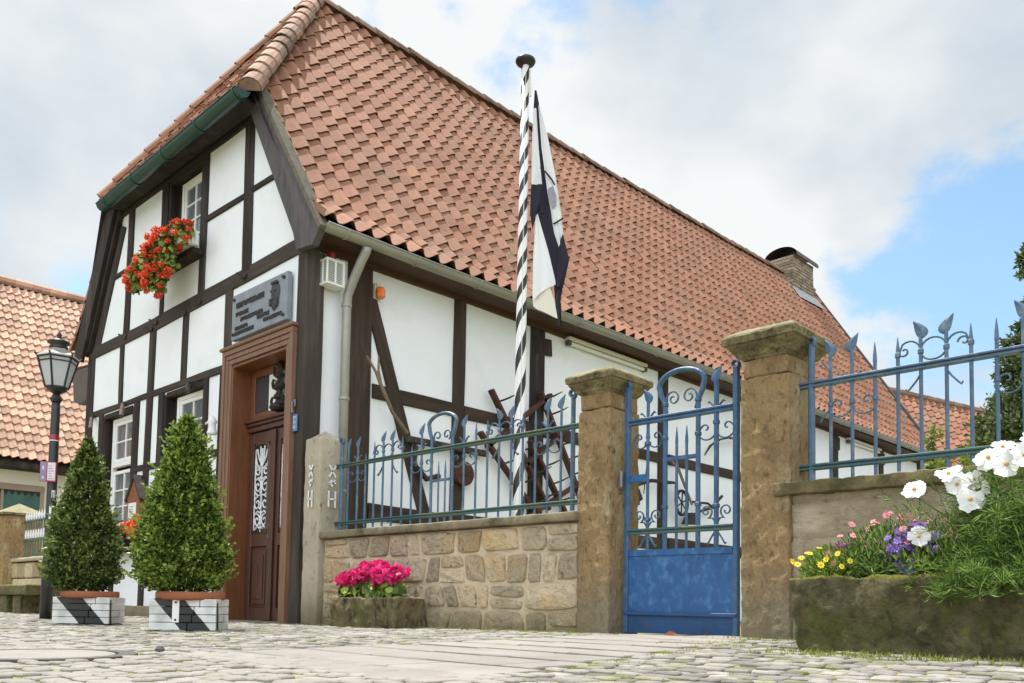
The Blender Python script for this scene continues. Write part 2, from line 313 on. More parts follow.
        at = me.attributes.new('tint', 'FLOAT', 'POINT'); at.data.foreach_set('value', [float(t) for t in s.t])
        bm = bmesh.new(); bm.from_mesh(me)
        if len(bm.faces) < 60000: bmesh.ops.recalc_face_normals(bm, faces=bm.faces)
        bm.to_mesh(me); bm.free()
        return o
def thing(name, label, cat, loc=(0, 0, 0), rotz=0, group=None):
    o = bpy.data.objects.new(name, None); COL.objects.link(o); o.location = loc; o.rotation_euler = (0, 0, rotz); o.empty_display_size = .1
    return tag(o, label, cat, group)
def tag(o, label, cat, group=None):
    o['label'] = label; o['category'] = cat
    if group: o['group'] = group
    return o
def structure(o): o['kind'] = 'structure'; return o
def stuff(o): o['kind'] = 'stuff'; return o

def beam(parent, p0, p1, w, t, n, mat=TIMBER, name='timber', jit=.006, proud=None):
    """hand-hewn timber from p0 to p1 (points on its front face centre line), n = outward normal, its own local Z along the grain"""
    p0 = Vector(p0); p1 = Vector(p1); n = Vector(n).normalized(); a = (p1 - p0); L = a.length; a.normalize(); s = a.cross(n).normalized(); n = s.cross(a)
    pr = rnd(0, .007) if proud is None else proud
    k = max(2, int(L / .22)); ch = .009; seed = rnd(0, 99); vs = []; fs = []
    for i in range(k + 1):
        z = L * i / k
        dl = nz(seed, z * 1.1) * jit * 2; dr = nz(seed + 9, z * 1.1) * jit * 2; df = nz(seed + 21, z * 1.7) * jit * .7
        x0, x1, y0, y1 = -w / 2 + dl, w / 2 + dr, -t, df
        for x, y in ((x0 + ch, y0), (x1 - ch, y0), (x1, y0 + ch), (x1, y1 - ch), (x1 - ch, y1), (x0 + ch, y1), (x0, y1 - ch), (x0, y0 + ch)): vs.append((x, y, z))
    for i in range(k):
        for j in range(8): fs.append((i * 8 + j, i * 8 + (j + 1) % 8, (i + 1) * 8 + (j + 1) % 8, (i + 1) * 8 + j))
    fs += [tuple(range(7, -1, -1)), tuple(k * 8 + j for j in range(8))]
    m = MB(); m.add(vs, fs); o = m.build(name, mat, parent, local=True)
    q = p0 + n * pr; R = Matrix((s, n, a)).transposed().to_4x4(); R.translation = q
    o.matrix_basis = R
    return o
def rough_block(name, mat, parent, x0, x1, y0, y1, z0, z1, amp=.02, taper=0.0, hollow=0.0, cuts=10, seed=0.0, loc=None, freq=4.0, rad=.03):
    bm = bmesh.new(); bmesh.ops.create_cube(bm, size=1)
    for v in bm.verts:
        k = (1 if v.co.z > 0 else 1 - taper)
        v.co = Vector(((x0 + x1) / 2 + v.co.x * (x1 - x0) * k, (y0 + y1) / 2 + v.co.y * (y1 - y0) * (1 - (1 - k) * .7), z0 if v.co.z < 0 else z1))
    if hollow:
        top = max(bm.faces, key=lambda f: f.calc_center_median().z)
        bmesh.ops.inset_region(bm, faces=[top], thickness=hollow)
        r = bmesh.ops.extrude_face_region(bm, geom=[top]); bmesh.ops.delete(bm, geom=[top], context='FACES_ONLY')
        for v in [g for g in r['geom'] if isinstance(g, bmesh.types.BMVert)]: v.co.z -= (z1 - z0) * .35
    bmesh.ops.bevel(bm, geom=list(bm.edges), offset=rad, segments=2, affect='EDGES', profile=.6)
    for _ in range(cuts):
        long = [e for e in bm.edges if e.calc_length() > max(.020, (x1 - x0) / 70)]
        if not long or len(bm.verts) > 26000: break
        bmesh.ops.subdivide_edges(bm, edges=long, cuts=1, use_grid_fill=True)
    bmesh.ops.triangulate(bm, faces=bm.faces); bm.normal_update()
    for v in bm.verts:
        c = v.co
        d = nz(c.x * freq + seed, c.y * freq, c.z * freq) + .5 * nz(c.x * freq * 2.7 + seed, c.y * freq * 2.7, c.z * freq * 2.7) + .25 * nz(c.x * freq * 7 + seed, c.y * freq * 7, c.z * freq * 7)
        v.co = c + v.normal * d * amp
    me = bpy.data.meshes.new(name); bm.to_mesh(me); bm.free(); me.materials.append(mat)
    me.polygons.foreach_set('use_smooth', [True] * len(me.polygons))
    o = bpy.data.objects.new(name, me); COL.objects.link(o)
    off = Vector((0, 0, 0))
    if parent: o.parent = parent; off = parent.location
    elif loc: o.location = loc; off = Vector(loc)
    me.transform(Matrix.Translation(-off))
    return o
def gz(x, y):
    """ground rises a few centimetres towards the gate"""
    k = min(max((y + 3.2) / 3.2, 0), 1); k = k * k * (3 - 2 * k)
    return .0115 * min(max(x, 0), 7) * k

# ------------------------------------------------------------------ ground
def ground():
    m = MB(); nx, ny = 70, 50; x0, x1, y0, y1 = -12, 14, -9, 8
    for j in range(ny + 1):
        for i in range(nx + 1):
            x = x0 + (x1 - x0) * i / nx; y = y0 + (y1 - y0) * j / ny; m.v.append((x, y, gz(x, y) - .0065)); m.t.append(.5)
    for j in range(ny):
        for i in range(nx): m.f.append((j * (nx + 1) + i, j * (nx + 1) + i + 1, (j + 1) * (nx + 1) + i + 1, (j + 1) * (nx + 1) + i)); m.m.append(0)
    structure(m.build('ground', JOINT, smooth=True))
    m = MB(); R = 400
    m.add([(-R, -R, -.06), (R, -R, -.06), (R, R, -.06), (-R, R, -.06)], [(0, 1, 2, 3)]); structure(m.build('terrain', FARG))
ground()
def in_path(x, y):
    """pale slab path from the gate and the slab strip along the street"""
    if y > -2.75 and 4.42 - .1 * (y + .1) * -.9 < x < 5.42 + (-y) * .17: return True
    return False
def in_street(x, y):
    e = -2.78 + .05 * math.sin(x * 1.3) - .045 * (5 - x)
    return y < e and x < 6.0 + (y + 2.8) * -.3 and y > e - 1.9
def paving():
    m = MB(); s = MB(); y = -4.6; row = 0
    MX, MY = 3.97, -3.62       # the round iron cover
    while y < .13:
        h = rnd(.072, .095); x = -7.5 + rnd(0, .1)
        while x < 8.6:
            w = rnd(.075, .13); cx, cy = x + w / 2, y + h / 2
            if not in_path(cx, cy) and math.hypot(cx - MX, cy - MY) > .40 and not (cx < .3 and cy > -.12):
                hx, hy = w / 2 - .007, h / 2 - .007; vs = []; top = gz(cx, cy) + rnd(-.006, .006); tx, ty = rnd(-.03, .03), rnd(-.03, .03)
                pts = [(-1, -.7), (-.75, -1), (.75, -1), (1, -.7), (1, .7), (.75, 1), (-.75, 1), (-1, .7)]
                jit = [(rnd(.92, 1.04), rnd(.92, 1.04)) for _ in pts]
                for zz, k in ((-.02, 1.0), (-.003, .99), (.002, .86)):
                    for (px, py), (jx, jy) in zip(pts, jit): vs.append((cx + px * hx * k * jx, cy + py * hy * k * jy, top + zz + px * tx * hx + py * ty * hy))
                vs.append((cx, cy, top + .0035)); fs = []
                for i in range(2):
                    for j in range(8): fs.append((i * 8 + j, i * 8 + (j + 1) % 8, (i + 1) * 8 + (j + 1) % 8, (i + 1) * 8 + j))
                for j in range(8): fs.append((16 + j, 16 + (j + 1) % 8, 24))
                m.add(vs, fs, 1 if in_street(cx, cy) else 0, rnd(0, 1))
            x += w
        y += h
    structure(m.build('cobblestones', [COBBLE, SLAB]))
    # slabs
    def slab(cx, cy, w, h):
        hx, hy = w / 2 - .001, h / 2 - .001; top = gz(cx, cy) + .004 + rnd(-.0015, .0015); vs = []
        pts = [(-1, -.9), (-.93, -1), (.93, -1), (1, -.9), (1, .9), (.93, 1), (-.93, 1), (-1, .9)]
        for zz, k in ((-.03, 1.0), (-.004, 1.0), (.0, .975)):
            for px, py in pts: vs.append((cx + px * hx * (1 - (1 - k) * .3 / w), cy + py * hy * (1 - (1 - k) * .3 / h), top + zz + rnd(-.0015, .0015)))
        fs = [(i * 8 + j, i * 8 + (j + 1) % 8, (i + 1) * 8 + (j + 1) % 8, (i + 1) * 8 + j) for i in range(2) for j in range(8)] + [tuple(range(16, 24))]
        s.add(vs, fs, 0, rnd(0, 1))
    y = .12
    while y > -2.9:
        h = rnd(.26, .36); xa = 4.42 + .09 * (y + .1); xb = 5.42 + (-y) * .17; x = xa + rnd(-.02, .02)
        while x < xb - .1:
            w = min(rnd(.32, .6), xb - x); slab(x + w / 2, y - h / 2, w, h); x += w
        y -= h
    structure(s.build('path', SLAB))
    t = thing('manhole_cover', 'round dark iron manhole cover set flush in the pale paving', 'manhole cover', (MX, MY, 0))
    a = MB(); a.lathe((MX, MY, 0), [(.30, -.03), (.30, .004), (.28, .008), (.0, .008)], 32); a.build('lid', SLAB, t)
    a = MB()
    for i in range(32):
        t0, t1 = 2 * PI * i / 32, 2 * PI * (i + 1) / 32
        q = [(MX + r * math.cos(tt), MY + r * math.sin(tt), z) for tt in (t0, t1) for r, z in ((.315, -.02), (.315, .006), (.39, .006), (.39, -.02))]
        a.add(q, [(0, 1, 5, 4), (1, 2, 6, 5), (2, 3, 7, 6)])
    a.build('frame', CASTI, t)
paving()
def grass():
    m = MB(); P = []; D = []; S = []
    def tuft(x, y, n, h, r):
        for _ in range(n):
            P.append((x + rnd(-r, r), y + rnd(-r, r), gz(x, y) - .008)); D.append((rnd(-.7, .7), rnd(-.7, .7), 1)); S.append(h * rnd(.5, 1.2))
    for _ in range(420): tuft(rnd(.3, 4.0), rnd(-.16, -.02), 5, .028, .03)            # along the foot of the rubble wall
    for _ in range(60): tuft(rnd(5.1, 6.2), rnd(-.25, -.02), 5, .03, .04)
    for _ in range(170): tuft(rnd(6.0, 7.7), rnd(-1.3, -1.08), 7, .03, .04)           # in front of the big trough
    for _ in range(90): tuft(rnd(5.3, 6.15), rnd(-1.1, -.2), 5, .022, .05)
    for _ in range(1500):                                                            # joints of the setts
        x, y = rnd(-1, 7.6), rnd(-2.9, -.1)
        if in_path(x, y) or in_street(x, y) or nz(x * .9, y * .9, 3) < -.08: continue
        tuft(x, y, 5, .015, .04)
    for _ in range(300): tuft(rnd(3.2, 6.0), rnd(-4.2, -2.8), 4, .009, .05)
    for _ in range(420):
        a, q = rnd(0, 2 * PI), abs(random.gauss(0, .4)); tuft(1.95 + q * math.cos(a), -1.75 + q * math.sin(a) * .8, 4, .017, .03)
    for _ in range(160): tuft(4.42 + rnd(-.06, .02) - .1 * 0, rnd(-2.7, 0), 3, .014, .03)
    for _ in range(240):
        y = rnd(-2.8, -.1); tuft(5.44 - y * .17 + rnd(-.02, .06), y, 4, .016, .03)
    for _ in range(70): tuft(rnd(-.3, .25), rnd(-.2, -.05), 4, .022, .03)
    m.leaves(P, D, np.array(S), .22); stuff(m.build('grass', GRASSM))
grass()
m = MB(); m.lathe((4.2, -3.2, .012), [(.002, 0), (.018, .004), (.022, .014), (.014, .026), (.003, .03)], 7)
tag(m.build('pebble', PEBBLE, loc=(4.2, -3.2, .012)), 'small dark pebble lying alone on the pale paving', 'pebble')
m = MB()
for k, (x, y, a) in enumerate(((4.75, -.12, .3),)):
    m.leaves([(x, y, gz(x, y) + .012)], [(math.cos(a), math.sin(a), .12)], np.array([.09]), .5, tint=np.array([.4]))
tag(m.build('fallen_leaf', petal('dry leaf', (.35, .10, .04), (.45, .16, .07)), loc=(4.75, -.12, .06)), 'dry reddish leaf lying on the slab path before the gate', 'leaf')

# ------------------------------------------------------------------ the timber-framed house
HOUSE = thing('timber_framed_house', 'white half-timbered house with dark beams and a steep red pantile roof', 'house')
YF = -.02                                                    # front face of the gable timbers
KX = .9824
def sy(y): return (y + 4.859) * KX - 4.859                    # side-wall lengths and heights on its plane X=.16
def sz(z): return .25 + (z - .25) * KX
XS = .16
def gable_wall():
    m = MB()
    openings = [(-5.28, -4.17, 1.18, 2.93), (-3.19, -2.06, 1.18, 2.93), (-3.30, -2.32, 4.62, 5.86), (-1.31, -.12, 0, 2.97)]
    def top(x): return min(6.05, 3.95 + (x + 6.0) * 2.05, 4.02 + (.08 - x) * 2.05 + .0)
    xs = sorted({-5.9, .06, -4.97, -1.0, *[o[0] for o in openings], *[o[1] for o in openings]})
    for a, b in zip(xs, xs[1:]):
        c = (a + b) / 2; z0 = 0; segs = []
        for o in sorted([o for o in openings if o[0] - 1e-6 <= a and b <= o[1] + 1e-6], key=lambda o: o[2]):
            if o[2] > z0: segs.append((z0, o[2], False))
            z0 = o[3]
        segs.append((z0, None, True))
        for s0, s1, up in segs:
            ta, tb = (top(a), top(b)) if up else (s1, s1)
            m.add([(a, 0, s0), (b, 0, s0), (b, 0, tb), (a, 0, ta), (a, .2, s0), (b, .2, s0), (b, .2, tb), (a, .2, ta)],
                  [(0, 1, 2, 3), (5, 4, 7, 6), (0, 3, 7, 4), (1, 5, 6, 2), (3, 2, 6, 7), (0, 4, 5, 1)])
    m.build('gable_wall', PLASTER, HOUSE)
    m = MB(); m.add([(.13, .02, 0), (.13, 18.6, 0), (.13, 18.6, 4.2), (.13, .02, 4.2), (-.07, .02, 0), (-.07, 18.6, 0), (-.07, 18.6, 4.2), (-.07, .02, 4.2)],
          [(0, 1, 2, 3), (5, 4, 7, 6), (3, 2, 6, 7), (0, 4, 5, 1), (0, 3, 7, 4), (1, 5, 6, 2)])
    m.build('side_wall', PLASTER, HOUSE)
    m = MB(); m.box(-6.0, -5.8, .02, 18.6, 0, 4.1); m.box(-6.0, .1, 18.5, 18.7, 0, 4.2); m.build('rear_wall', PLASTER, HOUSE)
    m = MB(); m.box(-5.98, -1.5, -.05, .1, -.02, .14, b=.01); m.build('plinth', SANDP, HOUSE)
gable_wall()
def GB(x0, z0, x1, z1, w, mat=TIMBER, name='timber', t=.16): return beam(HOUSE, (x0, YF, z0), (x1, YF, z1), w, t, (0, -1, 0), mat, name)
# gable timbers
GB(-5.93, 3.985, -3.5, 3.97, .17, TIMBERL, 'tie_beam'); GB(-3.55, 3.965, .17, 4.045, .185, TIMBERL, 'tie_beam')
GB(-5.75, 3.01, -1.55, 2.995, .085, TIMBERL, 'rail')
GB(-4.17, 2.03, -3.19, 2.0, .085, name='rail'); GB(-1.98, 1.995, -1.58, 1.995, .095, name='rail')
GB(-5.16, 4.995, -3.4, 4.99, .085, name='rail'); GB(-2.2, 5.005, -1.2, 4.99, .075, name='rail'); GB(-1.1, 5.015, -.48, 5.005, .075, name='rail')
GB(-5.0, 5.93, -1.0, 5.93, .17, name='collar_beam')
GB(-4.55, 4.0, -4.52, 5.9, .175, name='post'); GB(-3.39, 4.0, -3.39, 4.72, .10, name='post'); GB(-3.40, 4.7, -3.40, 5.9, .19, name='post')
GB(-2.25, 4.0, -2.23, 5.9, .155, name='post'); GB(-1.12, 4.05, -1.15, 5.9, .20, name='post')
GB(-5.84, 0.13, -5.83, 4.0, .25, name='post')
GB(-4.66, 3.0, -4.67, 3.95, .13, name='post'); GB(-3.67, 2.0, -3.63, 3.92, .19, name='post'); GB(-2.66, 3.0, -2.64, 3.92, .15, name='post')
GB(-1.51, 3.02, -1.52, 3.95, .17, TIMBERL, 'post')
GB(-4.08, 1.2, -4.07, 3.0, .18, name='post'); GB(-3.28, 1.2, -3.28, 3.0, .16, name='post'); GB(-2.01, 1.2, -2.01, 2.96, .10, name='post')
GB(-5.36, .14, -5.34, 3.0, .17, name='post')
GB(-4.70, .14, -4.70, 1.2, .13, name='post'); GB(-3.68, .14, -3.68, 2.0, .16, name='post'); GB(-2.6, .14, -2.6, 1.2, .15, name='post'); GB(-1.62, .14, -1.62, 3.0, .10, name='post')
GB(-5.75, 1.14, -1.62, 1.14, .12, name='rail')
GB(-5.70, 4.02, -4.86, 5.72, .30, name='rafter'); GB(.12, 4.08, -.88, 5.86, .16, name='rafter')
# corner post shows two faces
beam(HOUSE, (.105, -.025, 0), (.105, -.025, 3.96), .19, .22, (0, -1, 0), TIMBERL, 'corner_post', .005)
# dark jambs of the window openings
def jambs(x0, x1, z0, z1, d):
    m = MB(); m.box(x0 - .012, x0 + .045, -.005, d + .02, z0, z1, b=.004); m.box(x1 - .045, x1 + .012, -.005, d + .02, z0, z1, b=.004)
    m.box(x0 + .047, x1 - .047, -.005, d + .02, z1 - .05, z1 + .02, b=.004); m.box(x0 + .047, x1 - .047, -.012, d + .02, z0 - .03, z0 + .02, b=.004)
    return m.build('window_jamb', TIMBER, HOUSE)
for o in ((-5.28, -4.17, 1.18, 2.93, .16), (-3.19, -2.06, 1.18, 2.93, .14), (-3.30, -2.32, 4.62, 5.86, .16)): jambs(*o)
def window(x0, x1, rows, y, curt=True):
    """rows: list of (z0, z1, panes down); two panes across"""
    m = MB(); zt = rows[0][1]; zb = rows[-1][0]; f = .055
    m.box(x0, x0 + f, y, y + .07, zb, zt); m.box(x1 - f, x1, y, y + .07, zb, zt)
    m.box(x0 + f, x1 - f, y + .002, y + .07, zt - f, zt); m.box(x0 + f, x1 - f, y - .012, y + .07, zb, zb + f)
    if len(rows) > 1: m.box(x0 + f, x1 - f, y - .01, y + .07, rows[0][0] - .045, rows[0][0] + .02)
    fr = m.build('window', WHITEP, HOUSE)
    for a, b, n in rows:
        a2, b2 = a + (.03 if a != zb else f), b - (.05 if b != zt else f); s = .05; s2 = MB(); yy = y + .012
        X0, X1 = x0 + f + .004, x1 - f - .004
        s2.box(X0, X0 + s, yy, yy + .045, a2, b2); s2.box(X1 - s, X1, yy, yy + .045, a2, b2); s2.box(X0 + s, X1 - s, yy + .002, yy + .045, a2, a2 + s); s2.box(X0 + s, X1 - s, yy + .002, yy + .045, b2 - s, b2)
        c = (X0 + X1) / 2; s2.box(c - .013, c + .013, yy + .004, yy + .036, a2 + s, b2 - s)
        for k in range(1, n):
            z = a2 + s + (b2 - a2 - 2 * s) * k / n; s2.box(X0 + s, c - .014, yy + .005, yy + .034, z - .012, z + .012); s2.box(c + .014, X1 - s, yy + .005, yy + .034, z - .012, z + .012)
        s2.build('sash', WHITEP, fr)
        g = MB(); g.add([(X0 + s, yy + .025, a2 + s), (X1 - s, yy + .025, a2 + s), (X1 - s, yy + .022, b2 - s), (X0 + s, yy + .022, b2 - s)], [(0, 1, 2, 3)]); g.build('pane', GLASSM if not curt else CURT, fr)
    return fr
window(-5.12, -4.24, [(2.19, 2.87, 2), (1.22, 2.14, 3)], .08)
window(-2.98, -2.12, [(2.19, 2.87, 2), (1.22, 2.14, 3)], .07)
window(-3.10, -2.37, [(4.66, 5.78, 4)], .08)
for x0, x1 in ((-5.28, -5.12), (-3.19, -2.98), (-3.30, -3.10)):      # dark boarded strip beside each casement
    z0, z1 = (1.2, 2.9) if x0 < -3.3 or x0 == -3.19 else (4.64, 5.84)
    m = MB(); m.box(x0 + .03, x1 + .005, .11, .19, z0, z1); m.build('side_board', TIMBER, HOUSE)
m = MB(); m.box(-3.32, -2.2, -.17, .12, 4.54, 4.615, b=.01); m.build('window_sill', TIMBER, HOUSE)
# iron stays of the window blinds
for x0, z0, x1, z1 in ((-4.47, 3.0, -4.02, 2.72), (-5.63, 2.98, -5.12, 2.69), (-2.45, 2.95, -2.03, 2.74)):
    m = MB(); m.tube([(x0, -.04, z0), ((x0 + x1) / 2 + .02, -.15, (z0 + z1) / 2), (x1, -.24, z1)], .032, 6); m.build('blind_stay', TIMBERL, HOUSE)
for x, z in ((-1.12, 3.99), (-2.24, 3.95), (-3.5, 3.97), (-4.53, 3.98), (-2.65, 3.9), (-3.64, 3.9)):
    m = MB(); m.box(x - .05, x + .05, -.062, -.03, z - .03, z + .03, b=.012); m.tube([(x, -.05, z), (x - .05, -.11, z + .03)], .012, 6); m.build('beam_peg', TIMBERL, HOUSE)

# ---- door
def door():
    m = MB()                                                 # casing: three stepped mouldings
    for k, (o, w, y) in enumerate(((0, .055, -.085), (.057, .05, -.068), (.109, .055, -.055))):
        x0, x1, z1 = -1.485 + o, .045 - o, 3.145 - o
        m.box(x0, x0 + w, y, .02, 0, z1 - w - .002, mi=0); m.box(x1 - w, x1, y, .02, 0, z1 - w - .002, mi=0); m.box(x0, x1, y - .001, .02, z1 - w, z1, mi=0)
    m.box(-1.52, .065, -.11, .0, 3.15, 3.19, b=.01)
    fr = m.build('door_frame', DOORL, HOUSE)
    m = MB(); m.box(-1.33, -1.30, -.04, .25, 0, 2.96); m.box(-.13, -.10, -.04, .25, 0, 2.96); m.box(-1.30, -.13, -.04, .25, 2.94, 2.97); m.build('reveal_lining', DOORW, fr)
    # transom light
    m = MB(); y = .20; m.box(-1.298, -1.21, y, y + .06, 2.34, 2.938); m.box(-.22, -.132, y, y + .06, 2.34, 2.938); m.box(-1.21, -.22, y, y + .06, 2.85, 2.938); m.box(-1.21, -.22, y, y + .06, 2.34, 2.42)
    t = m.build('transom_window', DOORW, HOUSE)
    g = MB(); g.add([(-1.21, y + .03, 2.42), (-.22, y + .03, 2.42), (-.22, y + .026, 2.85), (-1.21, y + .026, 2.85)], [(0, 1, 2, 3)]); g.build('pane', GLASSM, t)
    g = MB(); g.add([(-.93, y + .024, 2.425), (-.24, y + .024, 2.425), (-.24, y + .022, 2.845), (-.93, y + .022, 2.845)], [(0, 1, 2, 3)]); g.build('pale_reflection', PAPER, t)  # bright reflection in the transom glass, painted as a pale sheet
    # carved figure-like baluster standing in the transom light
    c = MB(); cx, cy = -.60, .165
    c.lathe((cx, cy, 2.36), [(.03, 0), (.09, .015), (.11, .04), (.10, .07), (.05, .10), (.04, .13), (.06, .155), (.065, .18), (.04, .21), (.03, .25), (.052, .275), (.06, .31), (.04, .34), (.028, .37), (.045, .40), (.05, .43), (.03, .46), (.022, .50), (.04, .52), (.035, .55), (.012, .59)], 12)
    for s in (-1, 1):
        for z, r in ((2.46, .09), (2.66, .07), (2.80, .045)):
            c.tube([(cx + s * .03, cy - .02, z - .05), (cx + s * (.03 + r * .8), cy - .03, z - .02), (cx + s * (.03 + r), cy - .03, z + .03), (cx + s * (.05 + r * .5), cy - .03, z + .07), (cx + s * .04, cy - .02, z + .05)], [.012, .018, .018, .014, .008], 6)
    c.build('carved_ornament', CARVE, HOUSE)
    m = MB(); y = .16
    for k, (a, b, z0, z1) in enumerate(((.10, .0, 2.30, 2.335), (.075, 0, 2.262, 2.298), (.05, 0, 2.20, 2.26))): m.box(-1.297, -.133, y + .06 - a, y + .1, z0, z1, b=.008)
    m.build('transom_cornice', DOORD, HOUSE)
    # two leaves
    for x0, x1 in ((-1.296, -.722), (-.712, -.134)):
        y = .20; m = MB(); s = .105
        m.box(x0, x0 + s, y, y + .055, .01, 2.19); m.box(x1 - s, x1, y, y + .055, .01, 2.19)
        for z0, z1 in ((.01, .16), (.86, 1.0), (2.06, 2.19)): m.box(x0 + s, x1 - s, y + .002, y + .055, z0, z1)
        lf = m.build('door', DOORD, HOUSE)
        p = MB(); a, b = x0 + s + .012, x1 - s - .012
        p.box(a - .012, b + .012, y + .03, y + .05, .16, .86); p.box(a + .025, b - .025, y + .008, y + .032, .20, .82, b=.016); p.box(a + .06, b - .06, y - .004, y + .01, .26, .76, b=.01)
        p.box((a + b) / 2 - .02, (a + b) / 2 + .02, y - .012, y - .003, .40, .64, b=.004)
        p.build('door_panel', DOORD, lf)
        g = MB(); g.box(a - .012, b + .012, y + .034, y + .044, 1.0, 2.06); g.build('door_glass', GLASSM, lf)
        f = MB()                                              # arched rim of the glazed panel
        for q in range(24):
            t0, t1 = 2 * PI * q / 24, 2 * PI * (q + 1) / 24
            def E(t, k):
                cx, cz = (a + b) / 2, 1.53; hx, hz = (b - a) / 2, .53; ct, st = math.cos(t), math.sin(t)
                ex = abs(ct) ** .35 * (1 if ct > 0 else -1); ez = abs(st) ** .25 * (1 if st > 0 else -1)
                return (cx + ex * (hx + k), y + .005 - (.012 if k < .0 else 0), cz + ez * (hz + k))
            f.add([E(t0, .012), E(t1, .012), E(t1, -.02), E(t0, -.02)], [(0, 1, 2, 3)])
        f.build('panel_moulding', DOORD, lf)
        sc = MB(); cx = (a + b) / 2; yy = y + .02; hw = (b - a) / 2 - .012       # wrought scrollwork
        def arc(pts): sc.tube([(cx + px * hw, yy - .004, pz) for px, pz in pts], .0095, 6)
        def spiral(ox, oz, r, a0, turns, dirn=1): arc([(ox + r * (1 - .75 * i / 18) * math.cos(a0 + dirn * turns * 2 * PI * i / 18) / hw, oz + r * (1 - .75 * i / 18) * math.sin(a0 + dirn * turns * 2 * PI * i / 18)) for i in range(19)])
        arc([(0, 1.03), (0, 2.0)])
        for s_ in (-1, 1):
            for oz, r, d in ((1.16, .075, 1), (1.36, .08, -1), (1.56, .08, 1), (1.74, .065, -1)):
                spiral(s_ * .52, oz, r, PI / 2 if s_ > 0 else PI / 2, 1.2, d * s_)
            arc([(0, 1.05), (s_ * .4, 1.10), (s_ * .85, 1.05)]); arc([(0, 1.46), (s_ * .5, 1.45), (s_ * .95, 1.50)]); arc([(0, 1.64), (s_ * .5, 1.66), (s_ * .95, 1.63)])
            arc([(0, 1.80), (s_ * .45, 1.88), (s_ * .75, 2.0)]); arc([(0, 1.76), (s_ * .7, 1.80), (s_ * .95, 1.92)]); arc([(s_ * .2, 1.85), (s_ * .25, 1.97), (s_ * .3, 2.03)])
            arc([(0, 1.24), (s_ * .45, 1.27), (s_ * .95, 1.22)]); arc([(s_ * .95, 1.05), (s_ * .95, 2.0)])
        for z in (1.12, 1.30, 1.48, 1.66, 1.80): sc.lathe((cx, yy - .012, z), [(.004, -.02), (.017, -.008), (.017, .008), (.004, .02)], 8)
        sc.build('scroll_grille', WHITEI, lf)
    m = MB(); m.box(-.765, -.67, .17, .198, .02, 2.18, b=.012); m.build('meeting_stile', DOORD, HOUSE)
    m = MB(); m.box(-.80, -.775, .185, .199, .95, 1.12); m.tube([(-.787, .19, 1.05), (-.787, .13, 1.05), (-.87, .125, 1.045)], .009, 6); m.build('door_handle', GREYM, HOUSE)
    m = MB(); m.box(-1.5, .04, -.12, .3, -.03, .012, b=.006); m.build('doorstep', SANDP, HOUSE)
door()

# ---- side wall timbers
def SB(y0, z0, y1, z1, w, mat=TIMBERB, name='timber', t=.14, cv=True):
    if cv: y0, y1, z0, z1 = sy(y0), sy(y1), sz(z0), sz(z1)
    return beam(HOUSE, (XS, y0, z0), (XS, y1, z1), w, t, (1, 0, 0), mat, name)
SB(.80, .1, .79, 4.08, .32, name='post')
SB(2.31, .6, 2.33, 4.12, .185, name='post'); SB(3.76, .6, 3.79, 4.1, .28, TIMBER, 'post')
for a, b in ((1.0, 2.24), (2.42, 3.64), (3.93, 6.74), (7.0, 10.0), (10.2, 13.3), (13.6, 15.9), (16.2, 18.8)): SB(a, 2.655 + rnd(-.01, .01), b, 2.655 + rnd(-.01, .01), .165, name='rail')
for a, b in ((.98, 2.22), (2.40, 3.62), (3.93, 6.74), (7.0, 10.0), (10.2, 13.3), (13.6, 18.8)): SB(a, 1.27, b, 1.25 + rnd(-.01, .01), .19, name='sill_beam')
SB(.93, 3.72, 1.92, 1.02, .165, name='brace')
SB(3.86, 3.95, 3.88, 3.72, .4, TIMBER, 'bracket', .20)
for y in (6.83, 10.1, 13.45, 16.03, 18.6): SB(y, .3, y + .01, 4.1, .25, TIMBER, 'post')
for y in (13.45, 16.03): SB(y, 4.02, y, 3.75, .42, TIMBER, 'bracket', .2)
beam(HOUSE, (.165, .1, 4.06), (.165, 18.6, 4.075), .13, .2, (1, 0, 0), SOFFIT, 'wall_plate')

